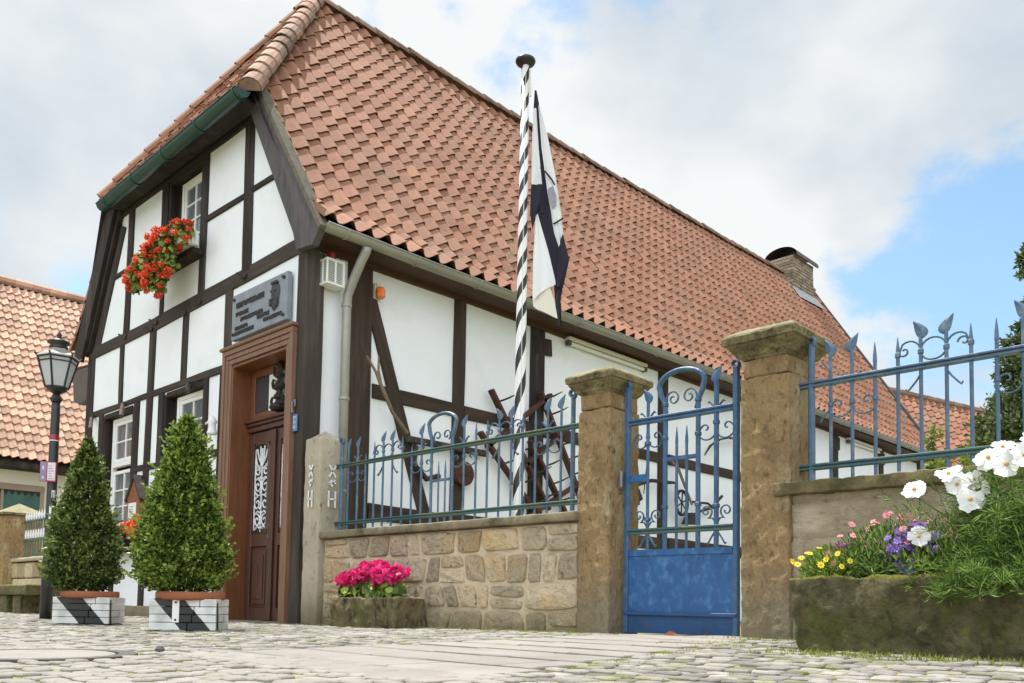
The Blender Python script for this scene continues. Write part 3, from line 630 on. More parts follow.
# ---- roof
ZR, XR = 9.31, -3.0
def zsag(y, h): return float(np.interp(y, [2, 5.7, 8.6, 15.6, 18.6], [0, -.06, 0, .11, .2])) * max(0, min(1, h))
def rprof(s):
    """(x, z) along the right slope; s in 0..1 from eave edge to ridge"""
    return (np.interp(s, [0, .07, .17, 1], [.58, .27, -.10, XR]), np.interp(s, [0, .07, .17, 1], [4.155, 4.43, 4.94, ZR]))
SL = math.hypot(.33, .42) + math.hypot(3.2, 4.74)
def hipy(z): return -.30 + (z - 5.98) * (2.32 / 3.35)
def tile_field(name, mat, parent, P, N, ncol, nrow, lo, hi, amp=.040, over=1.15, lift=.030, tint=None, thick=.010):
    """P(u, v) -> point; u in columns, v in rows (fractions allowed); lo(v), hi(v): limits of u in columns"""
    V = []; F = []; T = []; nu = 10
    us = np.linspace(0, 1.08, nu + 1)
    def prof(t):          # hollow pan with a raised rim on both sides, the right rim riding over the next tile
        q = min(max(t, 0), 1); return amp * (math.cos(2 * PI * q ** .88) + .12 * math.cos(4 * PI * q))
    for j in range(nrow):
        off = 0
        for i in range(int(math.floor(lo(j))) - 1, int(math.ceil(hi(j))) + 1):
            l0, h0 = lo(j), hi(j)
            if i + 1.05 < l0 or i > h0: continue
            dv = random.gauss(0, .018); du = random.gauss(0, .012); dn = abs(random.gauss(0, .004)); tv = random.random(); rot = random.gauss(0, .012)
            o = len(V); rows = []
            for q, vv in enumerate((j + dv, j + .5 + dv, j + over + dv)):
                for t in us:
                    u = i + t + du + rot * (vv - j)
                    lo2, hi2 = lo(vv), hi(vv)
                    u = min(max(u, lo2), hi2)
                    p = P(u, vv); n = N(u, vv)
                    h = prof(t) + (lift * (1 - (vv - j - dv) / over)) + dn
                    V.append(tuple(p + n * h)); T.append(tv)
            for q in range(2):
                for k in range(nu): F.append((o + q * (nu + 1) + k, o + q * (nu + 1) + k + 1, o + (q + 1) * (nu + 1) + k + 1, o + (q + 1) * (nu + 1) + k))
            o2 = len(V)                                       # thickness at the lower edge
            for k in range(nu + 1):
                p = Vector(V[o + k]); n = N(i + us[k], j); V.append(tuple(p - n * thick)); T.append(tv)
            for k in range(nu): F.append((o + k, o2 + k, o2 + k + 1, o + k + 1))
            o3 = len(V)                                       # right flank of the roll
            for q in range(3): V.append(tuple(Vector(V[o + q * (nu + 1) + nu]) - N(i, j) * thick)); T.append(tv)
            for q in range(2): F.append((o + q * (nu + 1) + nu, o3 + q, o3 + q + 1, o + (q + 1) * (nu + 1) + nu))
    mb = MB(); mb.v = V; mb.f = F; mb.m = [0] * len(F); mb.t = T
    return mb.build(name, mat, parent, smooth=False)
TW, TC = .236, .285
NR = int(SL / TC); TCs = SL / NR
nS = Vector((4.74, 0, 3.2)).normalized(); nK = Vector((.26, 0, .31)).normalized()
def Pr(u, v):
    s = max(v / NR, 0); x, z = rprof(s); y = u * TW; h = (z - 4.2) / 5.1
    w = .018 * nz(y * .45, s * 4, 2) + .010 * nz(y * 1.3, s * 9, 5)
    return Vector((x, y, z + zsag(y, h))) + nS * w
def Nr(u, v): return nK.lerp(nS, min(1, max(0, (v / NR - .05) / .13))).normalized()
def lo_r(v):
    z = rprof(max(v, 0) / NR)[1]; return max(-.09, hipy(z) if z > 5.98 else -.09) / TW
tile_field('roof', TILE, HOUSE, Pr, Nr, 0, NR, lo_r, lambda v: 18.75 / TW)
ROOF = bpy.data.objects['roof']
# hip
HS = math.hypot(2.32, 3.34); NH = int(HS / TC); nH = Vector((0, -3.34, 2.32)).normalized(); HWID = 3.2 / 4.74 * 3.21
def Ph(u, v):
    s = v / NH; z = 5.97 + 3.34 * s; return Vector((XR + u * TW, -.32 + 2.32 * s, z - .02 * (1 - s) * max(0, -u * TW))) + nH * .012 * nz(u * .4, v * .3, 8)
def hw(v): return max(0.0, (ZR - (5.97 + 3.34 * v / NH)) * 3.2 / 4.74) + .03
tile_field('hip_roof', TILE, ROOF, Ph, lambda u, v: nH, 0, NH, lambda v: -hw(v) * .80 / TW, lambda v: hw(v) / TW)
# far slope
nL = Vector((-4.74, 0, 3.2)).normalized()
def Pl(u, v):
    s = max(v / NR, 0); x, z = rprof(s); return Vector((2 * XR - x, u * TW, z + zsag(u * TW, (z - 4.2) / 5.1)))
tile_field('rear_roof', TILE, ROOF, Pl, lambda u, v: nL, 0, NR, lo_r, lambda v: 18.75 / TW)
# roof deck beneath the tiles
m = MB(); d = .05
a = [(.46, -.06, 4.09), (.10, -.06, 4.47), (-.80, -.20, 5.99), (-3.0, 2.12, 9.2), (-3.0, 18.7, 9.44), (.10, 18.7, 4.47), (.46, 18.7, 4.09)]
b = [(2 * XR - x, y, z) for x, y, z in a]
m.add(a, [tuple(range(7))]); m.add(b, [tuple(range(6, -1, -1))]); m.add([a[2], a[3], b[2]], [(0, 1, 2)]); m.add([a[4], a[5], a[6], b[6], b[5], b[4]], [(0, 1, 2, 3, 4, 5)])
m.build('roof_deck', TIMBER, ROOF)
m = MB(); m.box(.12, .50, -.04, 18.7, 4.06, 4.085); m.build('soffit', SOFFIT, ROOF)
def hip_tiles(p0, p1, nrm, n, name, mat, r=.125):
    p0, p1 = Vector(p0), Vector(p1); a = (p1 - p0).normalized(); up = (Vector(nrm) - a * Vector(nrm).dot(a)).normalized(); s = a.cross(up); m = MB(); L = (p1 - p0).length / n
    for i in range(n):
        q = p0 + a * L * i; tv = rnd(0, 1); vs = []; fs = []; k = 9; jr = rnd(-.012, .012); jz = rnd(-.008, .01)
        for t, (d, rr, h) in enumerate(((-.02, r * 1.04, .014), (L * .5, r * 1.0, .008), (L * 1.25, r * .95, -.004))):
            for w in (0, -.018):
                for j in range(k):
                    an = PI * (j / (k - 1)) * 1.1 - .05 * PI
                    vs.append(q + a * d + s * (math.cos(an) * (rr + w) + jr) + up * (math.sin(an) * (rr + w) * .9 + h + jz - .03))
        for t in range(2):
            for w in (0, 1):
                for j in range(k - 1):
                    o = t * 2 * k + w * k + j; fs.append((o, o + 1, o + 2 * k + 1, o + 2 * k))
        for j in range(k - 1): fs.append((j, j + 1, k + j + 1, k + j)); fs.append((4 * k + j, 5 * k + j, 5 * k + j + 1, 4 * k + j + 1))
        if i == 0: fs.append(tuple(range(k)))
        m.add(vs, fs, 0, tv)
    return m.build(name, mat, ROOF, smooth=False)
hip_tiles((-.67, -.30, 5.96), (-2.98, 1.95, 9.33), (.8, -.8, 1.2), 14, 'hip_ridge_tiles', TILER, .132)
hip_tiles((-4.80, -.32, 6.00), (-3.02, 1.95, 9.33), (-.8, -.8, 1.2), 14, 'hip_ridge_tiles', TILE, .13)  # shade of this hip side put into the colour by a darker tile
m = MB(); L_ = 44
mm = hip_tiles((-3.0, 2.0, 9.335), (-3.0, 8.6, 9.315), (0, 0, 1), 19, 'ridge_tiles', TILED, .13)
mm = hip_tiles((-3.0, 8.6, 9.315), (-3.0, 18.75, 9.52), (0, 0, 1), 29, 'ridge_tiles', TILED, .13)
# a few darker slipped / vent tiles
m = MB()
for u, v in ((2.6, 9.2), (3.4, 8.6)): 
    p = Pr(u / TW * .5, v); m.box(p.x - .02, p.x + .02, p.y, p.y + .01, p.z, p.z + .01)
# bargeboards
m = MB(); m.prism([(.06, 4.13), (.13, 3.93), (.43, 3.90), (.55, 4.03), (-.83, 6.09), (-1.06, 6.04)], 'y', -.125, -.045); m.build('bargeboard', BARGE, ROOF)
m = MB(); m.prism([(.555, 4.03), (.595, 4.06), (-.785, 6.12), (-.83, 6.095)], 'y', -.135, -.02); m.build('barge_edge', BARGEM, ROOF)
m = MB(); m.prism([(-5.95, 3.86), (-6.26, 3.98), (-5.20, 6.02), (-4.84, 6.02)], 'y', -.135, -.085); m.build('bargeboard', TIMBER, ROOF)
m = MB(); m.prism([(-5.80, 4.0), (-6.24, 4.0), (-5.18, 6.0), (-4.76, 6.0)], 'y', -.08, -.03); m.build('verge_soffit', TIMBER, ROOF)
m = MB(); m.prism([(18.75, 4.15), (18.75, 4.05), (18.65, 4.0), (18.65, 4.2)], 'x', -.2, .52); m.build('barge_end', ZINCD, ROOF)
m = MB(); m.prism([(.62, 4.10), (.50, 4.02), (-3.0, 9.40), (-3.0, 9.62)], 'y', 18.74, 18.84); m.build('bargeboard', ZINCD, ROOF)
# gutters
def gutter(name, p0, p1, r, mat, side, joint=1.35, cap=True):
    p0, p1 = Vector(p0), Vector(p1); a = (p1 - p0).normalized(); s = Vector(side); up = Vector((0, 0, 1)); m = MB(); n = max(2, int((p1 - p0).length / .4)); k = 9; vs = []; fs = []
    for i in range(n + 1):
        q = p0 + (p1 - p0) * (i / n); q = q + up * .012 * nz(q.y * .6, q.x * .6, 4)
        for w in (0, -.006):
            for j in range(k):
                an = PI + PI * j / (k - 1); vs.append(q + s * math.cos(an) * (r + w) + up * math.sin(an) * (r + w))
    for i in range(n):
        for j in range(k - 1):
            o = i * 2 * k + j; fs += [(o, o + 1, o + 2 * k + 1, o + 2 * k), (o + k, o + 2 * k + k, o + 2 * k + k + 1, o + k + 1)]
    m.add(vs, fs)
    if cap: m.add(vs[:k], [tuple(range(k))]); m.add(vs[n * 2 * k:n * 2 * k + k], [tuple(range(k))])
    L = (p1 - p0).length; t = .25
    for sg in (-1, 1):                                     # rolled lip
        m.tube([p0 + s * sg * r + up * .012 * nz(p0.y * .6, p0.x * .6, 4)] + [p0 + (p1 - p0) * (i / n) + s * sg * r + up * .012 * nz((p0 + (p1 - p0) * (i / n)).y * .6, (p0 + (p1 - p0) * (i / n)).x * .6, 4) for i in range(1, n + 1)], .011, 6)
    while t < L:
        q = p0 + a * t; q = q + up * .012 * nz(q.y * .6, q.x * .6, 4)
        m.tube([q + s * math.cos(PI + PI * j / 10) * (r + .004) + up * math.sin(PI + PI * j / 10) * (r + .004) for j in range(11)], .009, 6); t += joint
    return m.build(name, mat, ROOF, smooth=True)
m = MB(); m.box(-4.80, -.84, -.34, -.045, 5.90, 5.95, b=.01); m.build('hip_soffit', TIMBER, ROOF)
gutter('gutter', (.555, -.06, 4.095), (.555, 18.8, 4.18), .075, ZINC, (1, 0, 0), .95)
gutter('hip_gutter', (-4.66, -.38, 5.83), (-.66, -.38, 5.89), .088, GREENG, (0, -1, 0), .92)
m = MB()
m.tube([(.55, .48, 4.03), (.53, .48, 3.98), (.47, .47, 3.90), (.35, .45, 3.70), (.275, .44, 3.56), (.26, .44, 3.42), (.26, .44, .1)], .052, 10)
for z in (3.42, 2.4, 1.4): m.lathe((.26, .44, z), [(.054, 0), (.060, .008), (.060, .035), (.054, .043)], 10)
m.build('downpipe', ZINC, HOUSE, smooth=True)
# ---- chimney
def chimney():
    m = MB(); x0, x1, y0, y1 = -3.32, -2.62, 16.9, 18.1; z = 8.3
    while z < 9.86:
        h = .085; 
        for a, b, fix, ax in ((x0, x1, y0, 'y'), (y0, y1, x1, 'x'), (x0, x1, y1, 'y'), (y0, y1, x0, 'x')):
            t = a + (.0 if int(z / h) % 2 else -.13)
            while t < b:
                w = .245; c0, c1 = max(t, a), min(t + w, b)
                if c1 - c0 > .03:
                    j = rnd(-.004, .008)
                    if ax == 'y': m.box(c0, c1 - .012, fix - .012 - j, fix + .012 + j, z, z + h - .014, b=.005, tint=rnd(0, 1))
                    else: m.box(fix - .012 - j, fix + .012 + j, c0, c1 - .012, z, z + h - .014, b=.005, tint=rnd(0, 1))
                t += w
        z += h
    ch = m.build('chimney', BRICKG, ROOF)
    m = MB(); m.box(x0 + .008, x1 - .008, y0 + .008, y1 - .008, 8.3, 9.86); m.build('chimney_core', MORTAR, ROOF)
    m = MB()                                                    # curved dark hood open at both ends
    n = 14
    for w in (0, -.03):
        vs = []
        for i in range(n + 1):
            an = PI * (-.04 + 1.08 * i / n); xx = (x0 + x1) / 2 - math.cos(an) * (.48 + w); zz = 9.89 + math.sin(an) * (.27 + w)
            for yy in (y0 - .08, y1 + .08): vs.append((xx, yy, zz))
        m.add(vs, [(2 * i, 2 * i + 1, 2 * i + 3, 2 * i + 2) for i in range(n)], 1 if w == 0 else 0)
    m.box(x0 + .05, x1 - .05, y0 + .1, y1 - .1, 9.86, 9.96, b=.02)
    m.build('chimney_hood', [BLACKM, HOODM], ROOF)
    m = MB(); m.prism([(y0 - .12, 8.62), (y0 - .02, 8.98), (y1 + .02, 8.98), (y1 + .12, 8.62)], 'x', x1 - .02, x1 + .03)
    m.add([(x1 + .04, y0 - .16, 8.98), (x1 + .04, y1 + .16, 9.0), (x1 + .26, y1 + .16, 8.66), (x1 + .26, y0 - .16, 8.62)], [(0, 1, 2, 3)]); m.build('chimney_flashing', LEADM, ROOF)
chimney()

# ------------------------------------------------------------------ things fixed to the house
def plaque():
    x0, x1, z0, z1 = -1.285, -.085, 3.245, 3.775
    t = thing('plaque', 'grey slate memorial plaque with raised lettering and a portrait above the door', 'plaque', ((x0 + x1) / 2, -.05, z0))
    m = MB(); m.box(x0, x1, -.085, -.025, z0, z1, b=.006); m.build('slab', PLAQ, t)
    m = MB(); r = random.Random(3)
    def line(cx0, cx1, z, h):                                  # weathered raised letters, too worn to read
        x = cx0; m = MB()
        while x < cx1:
            w = h * r.choice((.5, .6, .7)); k = r.random()
            m.box(x, x + w * .26, -.101, -.084, z, z + h, b=.003)
            if k < .7: m.box(x + w * .27, x + w, -.099, -.084, z + h * .78, z + h, b=.003)
            if k < .5: m.box(x + w * .27, x + w * .85, -.0985, -.084, z + h * .40, z + h * .58, b=.003)
            if k > .3: m.box(x + w * .27, x + w, -.099, -.084, z, z + h * .2, b=.003)
            if k > .55: m.box(x + w * .74, x + w, -.1005, -.084, z + h * .21, z + h * .77, b=.003)
            x += w * 1.28
        m.build('lettering', PLAQD, t)
    line(-1.17, -.56, 3.60, .062); line(-1.17, -.90, 3.505, .045); line(-1.06, -.60, 3.43, .045); line(-.69, -.44, 3.375, .045); line(-.55, -.20, 3.315, .04); line(-1.18, -.92, 3.345, .04); line(-1.18, -.78, 3.285, .042)
    m = MB(); cx, cz = -.32, 3.575                             # portrait relief: bearded head seen from the front
    m.lathe((0, 0, 0), [(.001, 0), (.001, .001)], 3); m.v.clear(); m.f.clear(); m.m.clear(); m.t.clear()
    n = 18; rings = [(0, .030), (.45, .028), (.8, .018), (1, .0)]
    vs = [(cx, -.085 - rings[0][1], cz)]; fs = []
    for q, h in rings[1:]:
        for j in range(n):
            a = 2 * PI * j / n; rr = .115 * (1 + .10 * math.sin(3 * a + 1) + (.2 if math.sin(a) < -.5 else 0)); vs.append((cx + math.cos(a) * rr * q * .8, -.085 - h, cz + math.sin(a) * rr * q * 1.3))
    for j in range(n): fs.append((0, 1 + j, 1 + (j + 1) % n))
    for k in range(2):
        for j in range(n): fs.append((1 + k * n + j, 1 + k * n + (j + 1) % n, 1 + (k + 1) * n + (j + 1) % n, 1 + (k + 1) * n + j))
    m.add(vs, fs)
    for dx, dz, w, h in ((-.045, .03, .02, .012), (.03, .03, .02, .012), (-.008, .0, .01, .035), (-.01, -.06, .035, .012), (-.07, -.09, .015, .04), (.055, -.10, .015, .05), (0, .12, .06, .015)):
        m.box(cx + dx - w, cx + dx + w, -.122, -.09, cz + dz - h, cz + dz + h, b=.006)
    m.build('portrait', PLAQD, t, smooth=False)
    for x in (x0 + .06, x1 - .06):
        for z in (z0 + .06, z1 - .06): m = MB(); m.tube([(x, -.07, z), (x, -.115, z)], .018, 8); m.build('bolt', PLAQD, t)
plaque()
t = thing('house_number', 'small blue enamel number plate screwed to the dark corner post', 'number plate', (.09, -.05, 2.02))
m = MB(); m.box(.052, .128, -.055, -.036, 2.015, 2.195, b=.004); m.build('plate', BLUES, t)
m = MB()
for z in (2.04, 2.09, 2.14):
    m.box(.070, .078, -.058, -.0545, z, z + .034, b=.001); m.box(.079, .098, -.058, -.0545, z + .026, z + .034, b=.001); m.box(.099, .107, -.058, -.0545, z, z + .034, b=.001)
m.build('figures', SIGNP, t)
t = thing('key_hook', 'small dark iron hook hanging above the blue number plate', 'hook', (.06, -.05, 2.3))
m = MB(); m.tube([(.06, -.035, 2.33), (.06, -.07, 2.33), (.06, -.07, 2.24), (.075, -.075, 2.21)], .010, 6); m.box(.04, .08, -.05, -.036, 2.28, 2.36); m.build('hook', GREYM, t)
# wall lamp left of the door
t = thing('wall_lamp', 'small white bell shaped wall lamp on a thin arm left of the door', 'lamp', (-1.95, -.05, 2.34))
m = MB(); m.tube([(-1.95, -.03, 2.37), (-1.8, -.10, 2.35), (-1.62, -.13, 2.33)], .012, 6); m.build('arm', WHITEI, t)
m = MB(); m.lathe((-1.58, -.13, 2.18), [(.055, .0), (.06, .02), (.045, .06), (.04, .12), (.06, .15), (.03, .20), (.01, .22)], 12); m.build('lamp_shade', WHITEI, t, smooth=True)
# notice box
t = thing('notice_box', 'small brown wooden notice case with a pitched roof between two windows', 'notice box', (-3.7, -.1, 1.05))
m = MB(); m.box(-3.93, -3.53, -.14, -.03, 1.05, 1.62, b=.006); m.prism([(-3.93, 1.62), (-3.53, 1.62), (-3.73, 1.86)], 'y', -.138, -.03); m.build('case', WOODN, t)
m = MB(); m.prism([(-3.99, 1.57), (-3.96, 1.54), (-3.73, 1.86), (-3.73, 1.905)], 'y', -.16, -.02); m.prism([(-3.47, 1.57), (-3.50, 1.54), (-3.73, 1.862), (-3.73, 1.907)], 'y', -.16, -.02); m.build('roof', TIMBERL, t)
m = MB(); m.box(-3.87, -3.62, -.148, -.141, 1.16, 1.52, b=.001); m.build('notice', PAPER, t)
m = MB()
for k in range(9): m.box(-3.84, -3.66 - rnd(0, .05), -.1505, -.1485, 1.20 + k * .033, 1.208 + k * .033, b=.0005)
m.build('print_lines', GREYM, t)
# alarm siren
t = thing('alarm_siren', 'cream louvred alarm siren with a red lamp under the eaves', 'siren', (.16, .33, 3.66))
x0, x1, y0, y1, z0, z1 = .145, .33, .13, .36, 3.60, 3.88
m = MB(); m.box(x0 - .02, x0 + .02, y0 - .07, y1 + .07, z0 + .02, z1 + .10, b=.005); m.build('back_plate', CREAMP, t)
m = MB(); m.box(x0 + .02, x1, y0, y1, z0, z0 + .025); m.box(x0 + .02, x1, y0, y1, z1 - .02, z1)
for y in (y0, (y0 + y1) / 2 - .011, y1 - .022): m.box(x1 - .016, x1, y, y + .022, z0 + .026, z1 - .021)
for x in (x0 + .022, (x0 + x1) / 2): m.box(x, x + .018, y0, y0 + .014, z0 + .026, z1 - .021)
m.build('housing', WHITEP, t)
m = MB(); m.box(x0 + .03, x1 - .03, y0 + .025, y1 - .02, z0 + .027, z1 - .022); m.build('core', ZINCD, t)
m = MB()
for k in range(12):
    z = z0 + .035 + k * .0195; m.box(x1 - .018, x1 - .006, y0 + .022, y1 - .024, z, z + .007, b=.001); m.box(x0 + .04, x1 - .018, y0 + .004, y0 + .012, z, z + .007, b=.001)
m.build('louvres', WHITEP, t)
m = MB(); m.lathe((.235, .245, z1), [(.045, 0), (.05, .01), (.05, .09), (.04, .10)], 12); m.build('red_lamp', REDL, t)
t = thing('orange_beacon', 'orange warning beacon on a bracket beside the thick post', 'beacon', (.16, .93, 3.72))
m = MB(); m.box(.13, .19, .86, .95, 3.66, 3.84, b=.006); m.box(.19, .21, .875, .935, 3.79, 3.84); m.build('bracket', CREAMP, t)
m = MB(); m.lathe((.235, .905, 3.66), [(.042, 0), (.054, .015), (.054, .10), (.042, .12)], 8, ang=.3); m.build('lens', ORANGE, t)
for i, (a, b, lab) in enumerate(((4.36, 6.28, 'long pale fluorescent tube lamp under the eaves behind the left gate pillar'), (14.02, 15.87, 'far pale fluorescent tube lamp under the eaves beyond the right gate pillar'))):
    t = thing('tube_lamp', lab, 'lamp', (.2, sy(a), sz(4.02)), group='tube lamps under the eaves')
    m = MB(); m.box(.14, .235, sy(a), sy(b), sz(4.03), sz(4.09), b=.012); m.build('batten', CREAMP, t)
    m = MB(); m.tube([(.19, sy(a) + .06, sz(3.995)), (.19, sy(b) - .06, sz(3.995))], .026, 8); m.build('tube', WHITEP, t)
    m = MB()
    for y in (sy(a) + .03, sy(b) - .03): m.box(.155, .225, y - .03, y + .03, sz(3.96), sz(4.032), b=.004)
    m.build('end_caps', ZINCD, t)
# dark box on the left flank of the house
t = thing('hanging_sign', 'dark slate grey board hung on the far left edge of the house', 'board', (-6.6, .15, 3.5))
m = MB(); m.prism([(-7.15, 3.98), (-6.05, 3.92), (-6.05, 3.50), (-6.75, 3.36), (-7.05, 3.46)], 'y', .16, .24); m.build('board', ZINCD, t)
m = MB(); m.tube([(-5.9, .2, 3.95), (-7.2, .2, 4.02)], .025, 6); m.build('bracket', BLACKM, t)

# ------------------------------------------------------------------ plants
def geranium_blooms(t, spots, mat, r, name='bloom', n=46, merge=True):
    m = MB()
    for c in spots:
        c = Vector(c); k = n
        D = RNG.normal(size=(k, 3)); D /= np.linalg.norm(D, axis=1, keepdims=True); rr = r * rnd(.75, 1.2)
        P = np.array(c) + D * rr * RNG.uniform(.45, .85, (k, 1)) * np.array([1, 1, .8])
        T = np.cross(D, RNG.normal(size=(k, 3))) + D * .4
        m.leaves(P - T / np.linalg.norm(T, axis=1, keepdims=True) * rr * .25, T, rr * .62, .85, tint=RNG.uniform(0, 1, k))
        if not merge: m.build(name, mat, t); m = MB()
    if merge: m.build(name, mat, t)
def round_leaves(m, P, D, size, tint):
    """broad crinkled leaves (six-sided)"""
    for p, d, s, tn in zip(P, D, size, tint):
        p = Vector(p); d = Vector(d).normalized(); a = d.orthogonal().normalized(); a.rotate(Matrix.Rotation(rnd(0, 6.3), 3, d)); b = d.cross(a)
        k = 7; vs = [p] + [p + (a * math.cos(2 * PI * j / k) + b * math.sin(2 * PI * j / k)) * s * rnd(.8, 1.1) + d * s * rnd(-.05, .35) for j in range(k)]
        m.add(vs, [(0, 1 + j, 1 + (j + 1) % k) for j in range(k)], 0, tn)
def ell(c, r, n, surf=.6):
    D = RNG.normal(size=(n, 3)); D /= np.linalg.norm(D, axis=1, keepdims=True)
    return np.array(c) + D * np.array(r) * RNG.uniform(surf, 1.0, (n, 1)), D
# upper window box
t = thing('window_box', 'white slatted window box under the upper gable window', 'window box', (-2.72, -.3, 4.62))
m = MB(); m.box(-3.22, -2.14, -.33, -.31, 4.62, 4.80, b=.004); m.box(-3.22, -2.14, -.14, -.12, 4.62, 4.80, b=.004); m.box(-2.16, -2.14, -.309, -.141, 4.62, 4.80, b=.003); m.box(-3.22, -3.20, -.309, -.141, 4.62, 4.80, b=.003); m.box(-3.19, -2.17, -.305, -.145, 4.622, 4.64, b=.002); m.build('trough', WHITEP, t)
m = MB()
for k in range(20): m.box(-3.2 + k * .0545, -3.175 + k * .0545, -.342, -.331, 4.63, 4.79, b=.003)
for k in range(4): m.box(-2.139, -2.128, -.30 + k * .043, -.28 + k * .043, 4.63, 4.79, b=.003)
m.build('slats', WHITEP, t)
def red_geranium(name, label, loc, blobs, nb, nl, r=.058, group='red geraniums in window boxes', bmat=REDP, lsize=.036, bname='bloom'):
    t = thing(name, label, 'geranium', loc, group=group)
    m = MB(); sp = []
    tot = sum(b[2] for b in blobs)
    for c, rr, w in blobs:
        k = int(nl * w / tot); P, D = ell(c, rr, k, .35); D = D + RNG.normal(size=D.shape) * .5 + np.array([0, -.3, .5])
        round_leaves(m, P, D, lsize * RNG.uniform(.6, 1.2, k), RNG.uniform(0, 1, k) ** 1.4)
        kb = max(1, int(nb * w / tot)); P, D = ell(c, np.array(rr) * 1.06, kb * 2, .9)
        sp += [p for p in P if p[1] < c[1] + rr[1] * .35][:kb]
    m.build('foliage', GERL, t)
    st = MB()
    for p in sp:
        b = min(blobs, key=lambda q: (Vector(q[0]) - Vector(p)).length)[0]
        st.tube([Vector(b) + (Vector(p) - Vector(b)) * .3, Vector(b) + (Vector(p) - Vector(b)) * .75 + Vector((0, 0, .012)), p], .0035, 4)
    st.build('stems', GERL, t)
    geranium_blooms(t, sp, bmat, r, bname)
    return t
red_geranium('red_geranium', 'cascade of scarlet geraniums spilling from the upper gable window box', (-2.8, -.25, 4.75),
             [((-2.28, -.30, 4.74), (.26, .17, .15), 1.0), ((-2.62, -.36, 4.66), (.34, .2, .20), 1.5), ((-2.90, -.42, 4.46), (.36, .19, .22), 1.5), ((-3.08, -.44, 4.36), (.26, .16, .2), .9), ((-2.62, -.42, 4.22), (.20, .14, .20), .8), ((-2.36, -.4, 4.40), (.20, .14, .18), .5), ((-2.02, -.36, 4.68), (.1, .1, .14), .35)], 128, 1300, .055)
# lower window boxes
for (a, b, lab, labg) in ((-4.95, -3.9, 'dark window box low under the left ground floor window', 'scarlet geraniums in the low window box behind the left boxwood'), (-3.35, -1.95, 'dark window box half hidden behind the right boxwood', 'scarlet geraniums beneath the notice case behind the right boxwood')):
    t = thing('window_box', lab, 'window box', ((a + b) / 2, -.2, .86), group='dark window boxes on the ground floor')
    m = MB(); m.box(a, b, -.31, -.07, .86, 1.02, b=.008); m.build('trough', CARVE, t)
    m = MB(); m.box(a - .015, b + .015, -.325, -.055, 1.02, 1.04, b=.004); m.build('rim', CARVE, t)
    n = 5; blobs = [((a + (b - a) * (k + .5) / n + rnd(-.05, .05), -.26 + rnd(-.04, .04), 1.15 + rnd(-.06, .08)), (.17, .16, .2), 1) for k in range(n)]
    red_geranium('red_geranium', labg, ((a + b) / 2, -.2, 1.04), blobs, 46, 420, .066)

# boxwood cones in planters
def planter(name, label, c, ang, w, h, mat, tag_plate):
    t = thing(name, label, 'planter', (c[0], c[1], 0), ang, 'black and white box planters')
    d = w * .80; m = MB(); r = random.Random(5)
    nrow = 4; hh = (h - .012) / nrow
    for k in range(nrow):
        z0 = .012 + k * hh; z1 = z0 + hh - .004
        cut = r.uniform(-.28, .28) * w
        for a, b in ((-w / 2, cut - .0025), (cut + .0025, w / 2)): m.box(a, b, -d / 2, -d / 2 + .03, z0, z1, b=.004)
        for a, b in ((-w / 2, -cut - .0025), (-cut + .0025, w / 2)): m.box(a, b, d / 2 - .03, d / 2, z0, z1, b=.004)
        m.box(-w / 2 + .002, -w / 2 + .03, -d / 2 + .031, d / 2 - .031, z0, z1, b=.004); m.box(w / 2 - .03, w / 2 - .002, -d / 2 + .031, d / 2 - .031, z0, z1, b=.004)
    m.build('boards', mat, t, local=True)
    m = MB(); m.box(-w / 2 + .035, w / 2 - .035, -d / 2 + .035, d / 2 - .035, .0, h * .5); m.build('liner', CARVE, t, local=True)
    if tag_plate:
        m = MB(); m.box(-.075, -.025, -d / 2 - .007, -d / 2 - .0005, .07, h - .008, b=.003); m.build('metal_tag', PAPER, t, local=True)
        m = MB()
        for z in (.09, h - .03): m.tube([(-.05, -d / 2 - .004, z), (-.05, -d / 2 - .012, z)], .008, 8)
        m.build('screws', CARVE, t, local=True)
    m = MB(); m.tube([(w / 2 + .002, -d / 2 + .02, h - .03), (w / 2 + .012, -d / 2 + .0, h * .5), (w / 2 + .01, -d / 2 + .02, .01)], .007, 5); m.build('cord', RUSTD, t, local=True)
    return t
def clay_pot(label, c, z, r):
    t = thing('clay_pot', label, 'pot', (c[0], c[1], z), group='clay pots holding the boxwoods')
    m = MB(); m.lathe((c[0], c[1], z), [(r * .60, 0), (r * .74, .13), (r * .80, .15), (r, .155), (r * 1.03, .17), (r * 1.03, .205), (r, .215), (r * .9, .213), (r * .88, .19)], 28); m.build('pot', TERRA, t, smooth=True)
    m = MB(); m.lathe((c[0], c[1], z), [(r * .87, .18), (r * .5, .188), (.01, .19)], 20); m.build('soil', SOIL, t)
